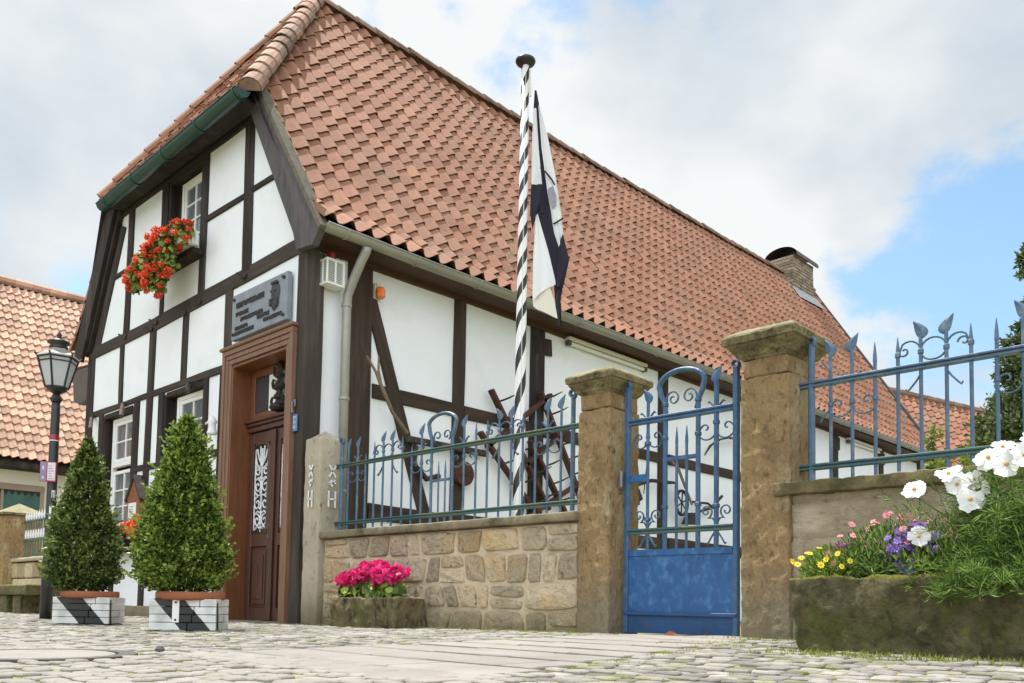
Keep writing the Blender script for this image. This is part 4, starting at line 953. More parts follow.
def cone_tree(label, c, z0, prof, n, mat, seed, leaf):
    t = thing('boxwood_cone', label, 'tree', (c[0], c[1], z0 - .1), group='clipped boxwood cones in pots')
    m = MB()
    m.tube([(c[0], c[1], z0 - .1), (c[0] + .01, c[1], z0 + .3), (c[0], c[1] + .01, z0 + prof[-1][0] * .8)], [.03, .024, .008], 8)
    for k in range(9):
        a = k * 2.4; r = np.interp(.1 + k * .08, [p[0] for p in prof], [p[1] for p in prof]) * .75
        m.tube([(c[0], c[1], z0 - .02 + k * .05), (c[0] + math.cos(a) * r * .5, c[1] + math.sin(a) * r * .5, z0 + .06 + k * .07), (c[0] + math.cos(a) * r, c[1] + math.sin(a) * r, z0 + .16 + k * .08)], [.012, .008, .004], 5)
    m.build('trunk', BARK, t)
    hs = [p[0] for p in prof]; rs = [p[1] for p in prof]; H = hs[-1]
    m = MB(); N = n * 2
    z = RNG.uniform(0, 1, N) ** 1.0 * H
    keep = RNG.uniform(0, max(rs), N) < np.interp(z, hs, rs) + .03; z = z[keep]; N = len(z)
    a = RNG.uniform(0, 2 * PI, N); base = np.interp(z, hs, rs)
    cl = np.array([.5 + .5 * nz(math.cos(q) * 1.6 + seed, math.sin(q) * 1.6, zz * 4.2) for q, zz in zip(a, z)])
    cl2 = np.array([nz(math.cos(q) * 5 + seed, math.sin(q) * 5, zz * 11) for q, zz in zip(a, z)])
    depth = RNG.uniform(0, 1, N) ** .45
    lump = .74 + .38 * cl + .16 * cl2
    r = base * lump * (.35 + .65 * depth) + RNG.normal(size=N) * .008
    P = np.stack([c[0] + r * np.cos(a), c[1] + r * np.sin(a), z0 + z + RNG.normal(size=N) * .012], 1)
    D = np.stack([np.cos(a), np.sin(a), np.full(N, .55)], 1) + RNG.normal(size=(N, 3)) * .75
    tn = np.clip(RNG.uniform(0, 1, N) ** 1.6 * .9 + .40 * (cl2 + .08), 0, 1)
    m.leaves(P, D, leaf, .62, tint=tn)
    k = 160                                                   # shoots standing out of the clipped surface
    z = RNG.uniform(.05, .95, k) * H; a = RNG.uniform(0, 2 * PI, k); r = np.interp(z, hs, rs) * 1.02
    for q, zz, rr in zip(a, z, r):
        d = Vector((math.cos(q), math.sin(q), .8)) + Vector((rnd(-.4, .4), rnd(-.4, .4), rnd(-.2, .4))); d.normalize(); b = Vector((c[0] + rr * math.cos(q), c[1] + rr * math.sin(q), z0 + zz))
        kk = 8; L = rnd(.03, .09); m.leaves([tuple(b + d * L * i / kk) for i in range(kk)], [tuple(d + Vector((rnd(-1, 1), rnd(-1, 1), rnd(-1, 1))) * .8) for _ in range(kk)], leaf * .9, .6, tint=RNG.uniform(.4, 1, kk))
    m.build('crown', mat, t)
PM = planter_mat('white boards with black diagonal band', .485, .25)
ANG = math.atan2(.755, .655)
cR = (1.728 - .755 * .19, -1.945 + .655 * .19); cL = (-.075 - .755 * .19, -2.03 + .655 * .19)
tR = (cR[0] - .062, cR[1] - .052); tL = (cL[0] - .068, cL[1] - .055)
planter('box_planter', 'white board planter with black diagonal band and a white metal tag, under the fuller boxwood', cR, ANG, .485, .25, PM, True)
planter('box_planter', 'white board planter with black diagonal band and no tag, nearest the street lamp', cL, ANG, .485, .25, PM, False)
clay_pot('terracotta pot rim showing above the tagged planter', cR, .085, .245); clay_pot('terracotta pot rim showing above the planter near the street lamp', cL, .085, .235)
cone_tree('broad bright green boxwood cone right beside the house door', tR, .31, [(0, .16), (.03, .30), (.10, .345), (.25, .355), (.45, .325), (.65, .28), (.85, .215), (1.0, .165), (1.15, .115), (1.27, .06), (1.35, .01)], 17000, BOX1, 3.0, .034)
cone_tree('darker slender boxwood cone standing beside the street lamp', tL, .31, [(0, .18), (.05, .27), (.12, .305), (.39, .315), (.55, .28), (.67, .235), (.85, .175), (1.0, .145), (1.12, .115), (1.27, .06), (1.38, .01)], 11500, BOX2, 8.0, .036)
def leafy_tree(name, label, base, lobes, nleaf, mat, leaf, trunk=.14, group=None, cat='tree'):
    t = thing(name, label, cat, base, group=group)
    m = MB(); top = max(lobes, key=lambda l: l[0][2])[0]
    m.tube([base, (base[0] + .05, base[1], base[2] + (top[2] - base[2]) * .4), (base[0] * .5 + top[0] * .5, base[1] * .5 + top[1] * .5, base[2] + (top[2] - base[2]) * .7), top], [trunk, trunk * .8, trunk * .5, trunk * .12], 8)
    for c, r, w in lobes:
        f = Vector(base) + (Vector(top) - Vector(base)) * .35; f.z = min(f.z, c[2]); m.tube([f, (f + Vector(c)) / 2 + Vector((0, 0, .15)), c], [trunk * .4, trunk * .22, trunk * .06], 6)
        for k in range(5):
            d = Vector((rnd(-1, 1), rnd(-1, 1), rnd(-.4, 1))).normalized(); e = Vector(c) + Vector((d.x * r[0], d.y * r[1], d.z * r[2])) * .9; m.tube([c, (Vector(c) + e) / 2 + Vector((0, 0, .05)), e], [trunk * .1, trunk * .06, trunk * .03], 5)
    m.build('trunk', BARK, t)
    m = MB(); tot = sum(l[2] for l in lobes)
    for c, r, w in lobes:
        k = int(nleaf * w / tot); ncl = max(6, k // 40)
        CP, CD = ell(c, r, ncl, .35); idx = RNG.integers(0, ncl, k)
        P = CP[idx] + RNG.normal(size=(k, 3)) * np.array(r) * .13; D = CD[idx] + RNG.normal(size=(k, 3)) * .9
        ct = RNG.uniform(0, 1, ncl); m.leaves(P, D, leaf, .5, tint=np.clip(ct[idx] * .5 + RNG.uniform(0, .6, k) ** 1.3, 0, 1))
    m.build('crown', mat, t)
    return t
leafy_tree('garden_tree', 'dense dark green tree rising behind the right hand iron fence', (5.35, 8.1, 0), [((5.3, 7.9, 2.6), (.75, .8, .65), 1.2), ((5.2, 7.6, 3.25), (.45, .5, .5), .9), ((5.9, 8.0, 3.6), (.7, .7, .7), 1.1), ((4.95, 7.3, 2.35), (.4, .4, .4), .6), ((6.3, 8.4, 4.3), (.8, .7, .8), 1), ((4.95, 7.35, 2.65), (.42, .4, .5), 1.0), ((5.2, 7.5, 3.3), (.38, .4, .45), .9), ((5.3, 7.5, 3.85), (.28, .3, .25), .4), ((5.2, 7.35, 4.75), (.17, .2, .26), .22), ((5.3, 7.45, 4.25), (.2, .22, .25), .28), ((5.05, 7.4, 3.5), (.3, .3, .35), .5), ((5.85, 7.9, 4.55), (.28, .3, .24), .16), ((5.75, 7.8, 5.1), (.3, .3, .28), .2), ((6.6, 8.4, 5.3), (.6, .6, .6), .5)], 24000, TREEL, .075)
leafy_tree('garden_shrub', 'loose yellow green shrub poking up before the farther roof', (4.2, 7.4, 0), [((4.3, 7.1, 2.1), (.25, .3, .25), .6), ((4.55, 7.3, 2.35), (.22, .25, .25), .7), ((4.1, 7.0, 2.5), (.10, .12, .2), .2)], 800, BUSHL, .085, .04, cat='shrub')

# ------------------------------------------------------------------ front wall, posts, pillars
def stone_post():
    t = thing('stone_post', 'pale sandstone corner post with a pointed top and white painted signs', 'post', (.46, .09, 0))
    x0, x1, y0, y1 = .32, .60, -.06, .23
    m = MB(); n = 14
    rough_block('shaft', SANDP, t, x0, x1, y0, y1, -.03, 1.90, .008, 0, 0, 5, 3, freq=5, rad=.02)
    m.add([(x0 + .006, y0 + .006, 1.885), (x1 - .006, y0 + .006, 1.885), (x1 - .006, y1 - .006, 1.885), (x0 + .006, y1 - .006, 1.885), ((x0 + x1) / 2, (y0 + y1) / 2, 1.99)], [(0, 1, 4), (1, 2, 4), (2, 3, 4), (3, 0, 4)]); m.build('top', SANDP, t)
    w = .019
    def stroke(a, b, face):
        # a, b in (u, z) of the face
        a, b = Vector((a[0], 0, a[1])), Vector((b[0], 0, b[1])); d = (b - a).normalized(); s = Vector((-d.z, 0, d.x)) * w / 2
        q = [a - s, b - s, b + s, a + s]
        if face == 'f': vs = [(p.x, y0 - .011 - e, p.z) for e in (0, .003) for p in q]
        else: vs = [(x1 + .011 + e, p.x, p.z) for e in (0, .003) for p in q]
        m.add(vs, [(0, 1, 2, 3), (7, 6, 5, 4), (0, 4, 5, 1), (1, 5, 6, 2), (2, 6, 7, 3), (3, 7, 4, 0)])
    for face, u in (('f', .46), ('r', .085)):
        m = MB(); k = .032 if face == 'f' else .040
        stroke((u - k, 1.50), (u + k, 1.62), face); stroke((u - k, 1.62), (u + k, 1.50), face)
        stroke((u - k, 1.425), (u + k, 1.445), face); stroke((u - .01, 1.40), (u + .03, 1.475), face); stroke((u - k, 1.43), (u, 1.47), face)
        stroke((u - k, 1.19), (u - k, 1.36), face); stroke((u + k, 1.19), (u + k, 1.36), face); stroke((u - k, 1.275), (u + k, 1.275), face)
        m.build('painted_sign', WHITEP, t)
stone_post()
def rubble_wall():
    x0, x1 = .60, 3.93
    t = thing('stone_wall', 'low rubble stone wall with thick mortar between the pale post and left gate pillar', 'wall', (2.2, .15, 0))
    m = MB(); m.box(x0, x1, .02, .32, -.04, .865, b=.01); m.build('mortar_core', MORTAR, t)
    m = MB(); r = random.Random(23)
    cells = []                                               # irregular courses: course lines wander, joints lean
    lines = [lambda x: 0.0, lambda x: .20 + .030 * nz(x * 1.3, 1), lambda x: .41 + .045 * nz(x * 1.1, 7), lambda x: .655 + .040 * nz(x * 1.2, 13), lambda x: .862]
    for q in range(4):
        x = x0 + .012; lean = 0.0
        while x < x1 - .05:
            w = r.choice((.16, .22, .28, .34, .44)) * r.uniform(.85, 1.15)
            if x + w > x1 - .12: w = x1 - .008 - x
            l2 = r.uniform(-.035, .035) if x + w < x1 - .05 else 0.0
            c = [(x + lean, lines[q](x)), (x + w + l2, lines[q](x + w)), (x + w - l2, lines[q + 1](x + w)), (x - lean, lines[q + 1](x))]
            if r.random() < .14 and w > .25:
                f = r.uniform(.4, .6); ml = (c[0][0] + (c[3][0] - c[0][0]) * f, c[0][1] + (c[3][1] - c[0][1]) * f); mr = (c[1][0] + (c[2][0] - c[1][0]) * f, c[1][1] + (c[2][1] - c[1][1]) * (f + r.uniform(-.12, .12)))
                cells += [[c[0], c[1], mr, ml], [ml, mr, c[2], c[3]]]
            else: cells.append(c)
            x += w; lean = l2
    for c in cells:
        ncx = sum(p[0] for p in c) / 4; ncz = sum(p[1] for p in c) / 4; seed = r.uniform(0, 60); tv = r.random(); k = r.uniform(.26, .42); sh = r.uniform(.86, .93); n = 28; vs = []; fs = []
        hw_ = (c[1][0] - c[0][0]) / 2; hh_ = (c[3][1] - c[0][1]) / 2; g = .009
        rings = ((1.0, .022), (.985, .010), (.95, .002), (.88, -.003), (.72, -.005), (.5, -.006), (.25, -.006)); pr = r.uniform(-.006, .006)
        def P(u, v):
            u, v = (u + 1) / 2, (v + 1) / 2; a = [c[0][i] + (c[1][i] - c[0][i]) * u for i in (0, 1)]; b_ = [c[3][i] + (c[2][i] - c[3][i]) * u for i in (0, 1)]
            return a[0] + (b_[0] - a[0]) * v, a[1] + (b_[1] - a[1]) * v
        for q, (sc_, yy) in enumerate(rings):
            for j in range(n):
                a = 2 * PI * j / n; ca, sa = math.cos(a), math.sin(a); ex = abs(ca) ** k * (1 if ca > 0 else -1); ez = abs(sa) ** k * (1 if sa > 0 else -1)
                wob = 1 + .13 * nz(ca * 1.5 + seed, sa * 1.5) - .05; X, Z = P(ex * sc_ * wob * (1 - g / max(hw_, .03)), ez * sc_ * wob * (1 - g / max(hh_, .03)))
                rg = (.013 * nz(X * 12, Z * 12, seed) + .009 * nz(X * 31, Z * 31, seed) + .005 * nz(X * 75, Z * 75, seed)) if q > 1 else 0
                vs.append((X, yy - (pr if q > 1 else 0) + rg, Z))
        vs.append((ncx, -.006 - pr, ncz))
        for q in range(len(rings) - 1):
            for j in range(n): fs.append((q * n + j, q * n + (j + 1) % n, (q + 1) * n + (j + 1) % n, (q + 1) * n + j))
        q = len(rings) - 1
        for j in range(n): fs.append((q * n + j, q * n + (j + 1) % n, (q + 1) * n))
        m.add(vs, fs, 0, tv)
    m.build('stones', STONE, t)
    rough_block('coping', COPE, t, x0 - .02, x1 - .01, -.045, .36, .868, .938, .008, 0, 0, 5, 9, freq=6, rad=.012)
rubble_wall()
def pillar(name, label, x0, x1, y0, y1, H, cap):
    t = thing(name, label, 'gate pillar', ((x0 + x1) / 2, (y0 + y1) / 2, 0), group='sandstone gate pillars')
    rough_block('shaft', SAND, t, x0, x1, y0, y1, -.05, H, .009, 0, 0, 7, x0, freq=11, rad=.014)
    m = MB(); e = .012; zz = H + .004
    rough_block('necking', SAND, t, x0 + e, x1 - e, y0 + e, y1 - e, zz, zz + cap[0], .007, 0, 0, 4, 5, freq=7, rad=.012)
    z = zz + cap[0]; prof = cap[1]; xs = (x0 + x1) / 2; ys = (y0 + y1) / 2; vs = []; fs = []; n = 24
    pts = []
    hx, hy = (x1 - x0) / 2, (y1 - y0) / 2
    for o, dz in prof:
        ring = []
        for sd in range(4):
            for k in range(6):
                f = -1 + 2 * k / 6
                u = {0: (f, -1), 1: (1, f), 2: (-f, 1), 3: (-1, -f)}[sd]
                X, Y = xs + u[0] * (hx + o), ys + u[1] * (hy + o); d = .008 * nz(X * 9, Y * 9, (z + dz) * 9)
                ring.append((X + u[0] * d, Y + u[1] * d, z + dz + .006 * nz(X * 12, Y * 12, 3)))
        vs += ring
    for q in range(len(prof) - 1):
        for j in range(n): fs.append((q * n + j, q * n + (j + 1) % n, (q + 1) * n + (j + 1) % n, (q + 1) * n + j))
    fs.append(tuple((len(prof) - 1) * n + j for j in range(n))); fs.append(tuple(range(n - 1, -1, -1)))
    m.add(vs, fs); m.build('cap', SANDC, t)
CAPP = [(-.012, 0), (.0, .012), (.014, .02), (.03, .045), (.062, .075), (.068, .09), (.082, .094), (.088, .135), (.078, .15), (.02, .185), (-.06, .212), (-.14, .226)]
pillar('gate_pillar', 'left slimmer sandstone gate pillar with moulded cap at the end of the rubble wall', 3.905, 4.20, 0, .36, 1.675, (.115, [(a * .85, b * .92) for a, b in CAPP]))
pillar('gate_pillar', 'right broad sandstone gate pillar with heavy mossy cap beside the big trough', 5.235, 5.56, -.0, .36, 1.69, (.115, CAPP))
def right_wall():
    t = thing('garden_wall', 'low garden wall of smeared sandstone blocks behind the big flower trough', 'wall', (7, .15, 0))
    m = MB(); nx, nzz = 200, 56; x0, x1 = 5.52, 9.6; vs = []; fs = []
    for j in range(nzz + 1):
        for i in range(nx + 1):
            x = x0 + (x1 - x0) * i / nx; z = -.03 + .965 * j / nzz
            y = .048 + .018 * nz(x * 3, z * 6, 1) + .012 * nz(x * 9, z * 13, 2) + .006 * nz(x * 27, z * 31, 5)
            row = math.floor(z / .23 + .12); fr = (z / .23 + .12) % 1; jx = ((x + row * .31) / .52) % 1
            if min(fr, 1 - fr) < .07 or min(jx, 1 - jx) < .03: y += .016
            vs.append((x, y, z))
    for j in range(nzz):
        for i in range(nx): fs.append((j * (nx + 1) + i, j * (nx + 1) + i + 1, (j + 1) * (nx + 1) + i + 1, (j + 1) * (nx + 1) + i))
    m.add(vs, fs); m.box(x0, x1, .075, .33, -.03, .93); m.build('blocks', BLOCKW, t, smooth=True)
    rough_block('coping', COPEM, t, 5.47, 9.6, -.03, .37, .93, 1.005, .013, 0, 0, 7, 4, freq=11, rad=.008)
right_wall()

# ------------------------------------------------------------------ iron fences and gate
YI = .15
def spiral_pts(cx, cz, r, a0, turns, d=1, n=20, y=YI, shrink=.78): return [(cx + r * (1 - shrink * i / n) * math.cos(a0 + d * turns * 2 * PI * i / n), y, cz + r * (1 - shrink * i / n) * math.sin(a0 + d * turns * 2 * PI * i / n)) for i in range(n + 1)]
def leaf_finial(m, x, z, d, s=1.0, y=YI):
    """forged flame leaf bending to side d"""
    n = 8; vs = []; fs = []
    for i in range(n + 1):
        t = i / n; w = .034 * s * math.sin(PI * min(1, (t * .96 + .03)) ** .72) ** .85 + .001; cx = x + d * (.004 + .046 * s * t ** 1.3 - .012 * math.sin(PI * t)); cz = z + .105 * s * t; th = .006 * (1 - t * .7) + .002
        vs += [(cx - w, y, cz), (cx, y - th, cz), (cx + w, y, cz), (cx, y + th, cz)]
    for i in range(n):
        for j in range(4): fs.append((i * 4 + j, i * 4 + (j + 1) % 4, (i + 1) * 4 + (j + 1) % 4, (i + 1) * 4 + j))
    m.add(vs, fs)
def bar(parent, x, z0, z1, kind, d=1, r=.0105, name='bar', y=YI, mat=BLUEM):
    m = MB()
    if kind == 'leaf': m.tube([(x, y, z0), (x, y, z1 - .09), (x - d * .004, y, z1 - .075)], r, 8); leaf_finial(m, x - d * .012, z1 - .09, d)
    elif kind == 'spear': m.tube([(x, y, z0), (x, y, z1 - .12), (x, y, z1 - .115), (x, y, z1 - .07), (x, y, z1)], [r, r, r * 1.15, r * .95, .002], 8)
    elif kind == 'curl':
        m.tube([(x, y, z0), (x, y, z1 - .05)], [r, r], 8); m.tube(spiral_pts(x - .012, z1 - .03, .042, -PI * .45, 1.15, 1, 18, y, .8), [.018] * 19, 8, flat=(1.1, .6))
    else: m.tube([(x, y, z0), (x, y, z1)], r, 8)
    return m.build(name, mat, parent)
def collar(m, x, z, r=.017, y=YI): m.lathe((x, y, z), [(r * .7, -.016), (r, -.010), (r, .010), (r * .7, .016)], 8)
def one_collar(parent, x, z, r=.017, mat=None):
    m = MB(); collar(m, x, z, r); return m.build('collar', mat or BLUEM, parent)
def rail(parent, x0, x1, z, name='rail', mat=BLUEG, h=.036, y=YI):
    m = MB(); m.box(x0, x1, y - .024, y + .024, z + h * .12, z + h * .5, b=.003); m.box(x0, x1, y - .020, y + .024, z - h * .5, z - h * .1, b=.003); m.box(x0 + .001, x1 - .001, y - .010, y + .014, z - h * .11, z + h * .13, b=.001)
    return m.build(name, mat, parent)
SR = .0065
def scrolls(parent, items, mat=BLUEM):
    for pts in items:
        m = MB(); m.tube(pts, SR, 6, flat=(1.5, .8)); m.build('scroll', mat, parent)
def u_group(xl, xm1, xm2, xr, z):
    """arches between four bars standing above the top rail, curls hanging below"""
    it = []
    for xa, xb, d in ((xl, xm1, 1), (xr, xm2, -1)):
        w = abs(xb - xa); R = w * .5
        pts = [(xb, YI, z + .03)] + [(xb - d * R + d * R * math.cos(PI * k / 10), YI, z + .035 + R * math.sin(PI * k / 10) * 1.1) for k in range(0, 9)]
        pts = pts[::-1]; inner = spiral_pts(xa + d * .035, z + .05, .033, PI, .9, 1 if d > 0 else -1, 12)
        it.append([(xa + d * .002, YI, z + .03)] + pts[1:]); it.append(inner)
        it.append([(xb, YI, z - .09), (xb - d * .025, YI, z - .13), (xb - d * .06, YI, z - .17), (xb - d * .075, YI, z - .185), (xb - d * .082, YI, z - .17)])
    R = (xm2 - xm1) / 2; c = (xm1 + xm2) / 2
    it.append([(c + R * math.cos(a), YI, z + .04 + R * .95 * math.sin(a)) for a in [PI * (1.15 - 1.3 * k / 12) for k in range(13)]])
    it.append([(c + R * .9 * math.cos(a), YI, z + .02 + R * .6 * math.sin(a)) for a in [PI * (1.1 + .8 * k / 8) for k in range(9)]])
    return it
def c_group(xl, xm, xr, z):
    """two curls hanging under the rail on both sides of a bar"""
    it = []
    for xa, d in ((xl, -1), (xr, 1)):
        w = abs(xa - xm) * .52
        pts = [(xm + d * w * (.1 + .9 * math.sin(PI * k / 14)) if k < 8 else xm + d * w * (1.9 - .9 * math.sin(PI * k / 14)), YI, z - .02 - .11 * k / 14) for k in range(8)]
        cx = xm + d * abs(xa - xm) * .55; it.append([(xm + d * .006, YI, z - .02), (xm + d * .012, YI, z - .06)] + [(cx + w * 1.02 * math.cos(a), YI, z - .07 + .062 * math.sin(a)) for a in [(PI + d * 0 if d > 0 else 0) + d * PI * (k / 9) for k in range(10)]] + spiral_pts(cx + d * .012, z - .055, .036, 0 if d > 0 else PI, .75, d, 10)[1:])
        it.append([(xm + d * .006, YI, z + .06), (xm + d * .03, YI, z + .10), (xm + d * .055, YI, z + .125), (xm + d * .062, YI, z + .115)])
    return it
def left_fence():
    t = thing('iron_fence', 'blue green wrought iron fence with curled tops standing on the rubble wall', 'fence', (2.2, YI, .94))
    zt, zb = 1.615, 1.03
    rail(t, .56, 3.90, zt); rail(t, .52, 3.90, zb)
    X = [.79, .95, 1.08, 1.22, 1.36, 1.50, 1.65, 1.79, 1.93, 2.07, 2.35, 2.50, 2.65, 2.79, 2.93, 3.07, 3.20, 3.34, 3.47, 3.61]
    K = ['leaf', 'leaf', 'none', 'spear', 'leaf', 'leaf', 'spear', 'none', 'leaf', None, None, 'leaf', 'spear', 'spear', 'leaf', 'leaf', 'spear', 'spear', 'leaf', 'leaf']
    bar(t, .68, .94, 1.90, 'curl', r=.021, name='end_bar'); bar(t, 3.73, .94, 1.90, 'curl', r=.019, name='end_bar')
    for x, k in zip(X, K):
        if k is None: continue
        bar(t, x, .95, {'leaf': 1.865, 'spear': 1.80, 'none': 1.70}[k], 'leaf' if k == 'leaf' else 'spear', 1 if x not in (1.22, 2.93) else -1)
    for x in (2.07, 2.35): bar(t, x, .95, 1.74, 'plain', r=.014)
    for x in (2.17, 2.26): bar(t, x, .95, 1.51, 'spear', r=.009)
    m = MB(); c = 2.21; R = .21
    m.tube([(2.07, YI, 1.72), (2.04, YI, 1.79), (2.03, YI, 1.84)] + [(c + .185 * math.cos(a), YI, 1.85 + .085 * math.sin(a)) for a in [PI - PI * k / 12 for k in range(13)]] + [(2.39, YI, 1.84), (2.38, YI, 1.79), (2.35, YI, 1.72)], .017, 8, flat=(1.2, .9)); m.build('arch', BLUEM, t)
    m = MB(); m.box(2.07, 2.35, YI - .008, YI + .008, 1.325, 1.35); m.build('cross_bar', BLUEM, t)
    scrolls(t, [spiral_pts(2.15, 1.735, .055, PI * 1.3, 1.1, -1), spiral_pts(2.27, 1.735, .055, -PI * .3, 1.1, 1)])
    scrolls(t, u_group(1.22, 1.36, 1.50, 1.65, zt + .03)); scrolls(t, u_group(2.79, 2.93, 3.07, 3.20, zt + .03))
    for a, b, c in ((.79, .95, 1.08), (1.79, 1.93, 2.07), (2.35, 2.50, 2.65), (3.34, 3.47, 3.61)): scrolls(t, c_group(a, b, c, zt - .05))
    for x in (1.22, 1.36, 1.50, 1.65, 2.79, 2.93, 3.07, 3.20): one_collar(t, x, zt + .075)
    for x in (.95, 1.93, 2.07, 2.35, 2.50, 2.65, 3.34, 3.47): one_collar(t, x, zt - .1)
    for x in (2.07, 2.35): one_collar(t, x, zt + .11)
left_fence()
def right_fence():
    t = thing('iron_fence', 'blue wrought iron fence with leaf finials on the mossy coping right of the gate', 'fence', (7, YI, 1.0))
    zt, zb = 1.62, 1.11
    rail(t, 5.50, 9.5, zt, mat=BLUEM); rail(t, 5.50, 9.5, zb, mat=BLUEG)
    bar(t, 5.635, 1.0, 1.92, 'curl', r=.021, name='end_bar')
    X = [5.755, 5.885, 6.02, 6.15, 6.275, 6.41, 6.535, 6.66, 6.785, 6.91, 7.04, 7.17, 7.30, 7.43, 7.56]
    K = ['leaf', 'leaf', 'spear', 'spear', 'leafl', 'leaf', 'spear', 'spear', 'leafl', 'leaf', 'spear', 'spear', 'leafl', 'leaf', 'spear']
    for x, k in zip(X, K): bar(t, x, 1.0, 1.87 if k[0] == 'l' else 1.81, 'leaf' if k[0] == 'l' else 'spear', -1 if k == 'leafl' or x == 5.755 else 1)
    scrolls(t, u_group(6.15, 6.275, 6.41, 6.535, zt + .05)); scrolls(t, u_group(7.17, 7.30, 7.43, 7.56, zt + .05))
    scrolls(t, c_group(5.755, 5.885, 6.02, zt - .09)); scrolls(t, [[(5.75, YI, zt - .17), (5.71, YI, zt - .21), (5.69, YI, zt - .24)], [(5.75, YI, zt + .06), (5.71, YI, zt + .12), (5.70, YI, zt + .13)]]); scrolls(t, c_group(6.66, 6.785, 6.91, zt - .09))
    for x in (6.15, 6.275, 6.41, 6.535): one_collar(t, x, zt + .085)
    for x in (5.755, 5.885, 6.02, 6.66, 6.785): one_collar(t, x, zt - .14)
right_fence()
def gate():
    t = thing('iron_gate', 'blue wrought iron gate with an arched top and a sheet metal lower panel', 'gate', (4.69, YI, .05))
    a, b = 4.235, 5.135
    for x, n in ((a + .015, 'stile'), (b - .012, 'stile')):
        m = MB(); m.box(x - .018, x + .018, YI - .02, YI + .02, .06, 1.83, b=.004); m.tube(spiral_pts(x - .01, 1.845, .036, -PI * .45, 1.1, 1, 16, YI, .8), .016, 8, flat=(1.2, .6)); m.build(n, BLUEV, t)
    rail(t, a + .03, b - .03, 1.565, mat=BLUEV, h=.042); rail(t, a + .03, b - .03, .775, mat=BLUEG, h=.04)
    m = MB(); m.box(a + .03, b - .03, YI - .005, YI + .004, .19, .63, b=.001); m.box(a + .034, b - .034, YI - .014, YI + .012, .60, .645, b=.003); m.build('sheet_panel', BLUEP, t)
    m = MB(); m.box(a + .03, b - .03, YI - .004, YI + .005, .06, .19, b=.001); m.box(a + .0, b - .0, YI - .028, YI - .006, .185, .21, b=.003); m.build('kick_plate', BLUED, t)
    bar(t, 4.425, .64, 1.78, 'leaf', -1, .012, mat=BLUEV); bar(t, 4.975, .64, 1.84, 'leaf', 1, .017, mat=BLUEV)
    for x, top in ((4.57, 1.67), (4.835, 1.67)): bar(t, x, .64, top, 'plain', r=.017, mat=BLUEV)
    for x in (4.665, 4.745): bar(t, x, .64, 1.49, 'spear', r=.010, mat=BLUEV)
    m = MB(); m.tube([(4.57, YI, 1.66), (4.535, YI, 1.72), (4.525, YI, 1.765)] + [(4.70 + .182 * math.cos(q), YI, 1.785 + .10 * math.sin(q)) for q in [PI - PI * k / 14 for k in range(15)]] + [(4.878, YI, 1.765), (4.868, YI, 1.72), (4.835, YI, 1.66)], .019, 10, flat=(1.2, .9)); m.build('arch', BLUEV, t)
    m = MB(); m.box(4.57, 4.835, YI - .009, YI + .009, 1.255, 1.285); m.build('cross_bar', BLUEV, t)
    m = MB(); m.box(a + .03, 4.425, YI - .008, YI + .008, 1.13, 1.185); m.build('lock_plate', BLUEP, t)
    m = MB(); m.box(4.17, 4.225, YI - .05, YI + .03, 1.09, 1.22, b=.008); m.tube([(4.235, YI - .06, 1.10), (4.235, YI - .06, 1.21)], .012, 8); m.build('hinge', GREYM, t)
    for x, dx in ((4.425, .075), (4.975, .085)):
        scrolls(t, c_group(x - dx * 1.5, x, x + dx * 1.5, 1.50), BLUEV)
        for d in (-1, 1):
            scrolls(t, [[(x, YI, .80), (x + d * .03, YI, .84)] + spiral_pts(x + d * .075, .885, .048, PI * (1.4 if d > 0 else -.4), 1.25, -d)])
            scrolls(t, [[(x + d * .01, YI, .75), (x + d * .045, YI, .70), (x + d * .065, YI, .665), (x + d * .075, YI, .675)]])
    for d in (-1, 1): scrolls(t, [[(4.70 + d * .11, YI, 1.60), (4.70 + d * .125, YI, 1.65)] + spiral_pts(4.70 + d * .065, 1.69, .058, PI * (.0 if d > 0 else 1.0), 1.3, d)])
    for x, z in ((4.57, 1.655), (4.835, 1.655), (4.57, 1.42), (4.835, 1.42), (4.425, 1.40), (4.975, 1.48), (4.425, .86), (4.975, .92), (4.57, .94), (4.835, .94)): one_collar(t, x, z, .024, BLUEV)
gate()

# ------------------------------------------------------------------ stone troughs and their flowers
def trough(name, label, x0, x1, y0, y1, z0, z1, mat, taper, amp, hol):
    t = thing(name, label, 'trough', ((x0 + x1) / 2, (y0 + y1) / 2, z0))
    rough_block('basin', mat, t, x0, x1, y0, y1, z0, z1, amp, taper, hol, 7, x0, freq=9, rad=.016)
    m = MB(); n = 14; vs = []; fs = []
    for j in range(n + 1):
        for i in range(n + 1):
            x = x0 + hol * .8 + (x1 - x0 - hol * 1.6) * i / n; y = y0 + hol * .8 + (y1 - y0 - hol * 1.6) * j / n; vs.append((x, y, z1 - .03 + .015 * nz(x * 9, y * 9)))
    for j in range(n):
        for i in range(n): fs.append((j * (n + 1) + i, j * (n + 1) + i + 1, (j + 1) * (n + 1) + i + 1, (j + 1) * (n + 1) + i))
    m.add(vs, fs); m.build('soil', SOIL, t, smooth=True); return t
trough('stone_trough', 'small mossy stone trough of magenta geraniums standing against the rubble wall', 1.33, 2.30, -.40, -.08, -.02, .285, TROUGHP, .07, .022, .05)
trough('stone_trough', 'big dark mossy stone trough full of mixed flowers by the right gate pillar', 6.075, 7.75, -1.06, -.50, .03, .395, TROUGH, .05, .022, .07)
red_geranium('pink_geranium', 'magenta geraniums growing in the small mossy trough', (1.6, -.25, .27),
             [((1.48, -.27, .32), (.14, .12, .09), .6), ((1.74, -.27, .32), (.2, .12, .09), .8), ((2.02, -.28, .35), (.20, .13, .11), 1.3)], 1, 520, .06, group=None, bmat=PINKP, lsize=.04)
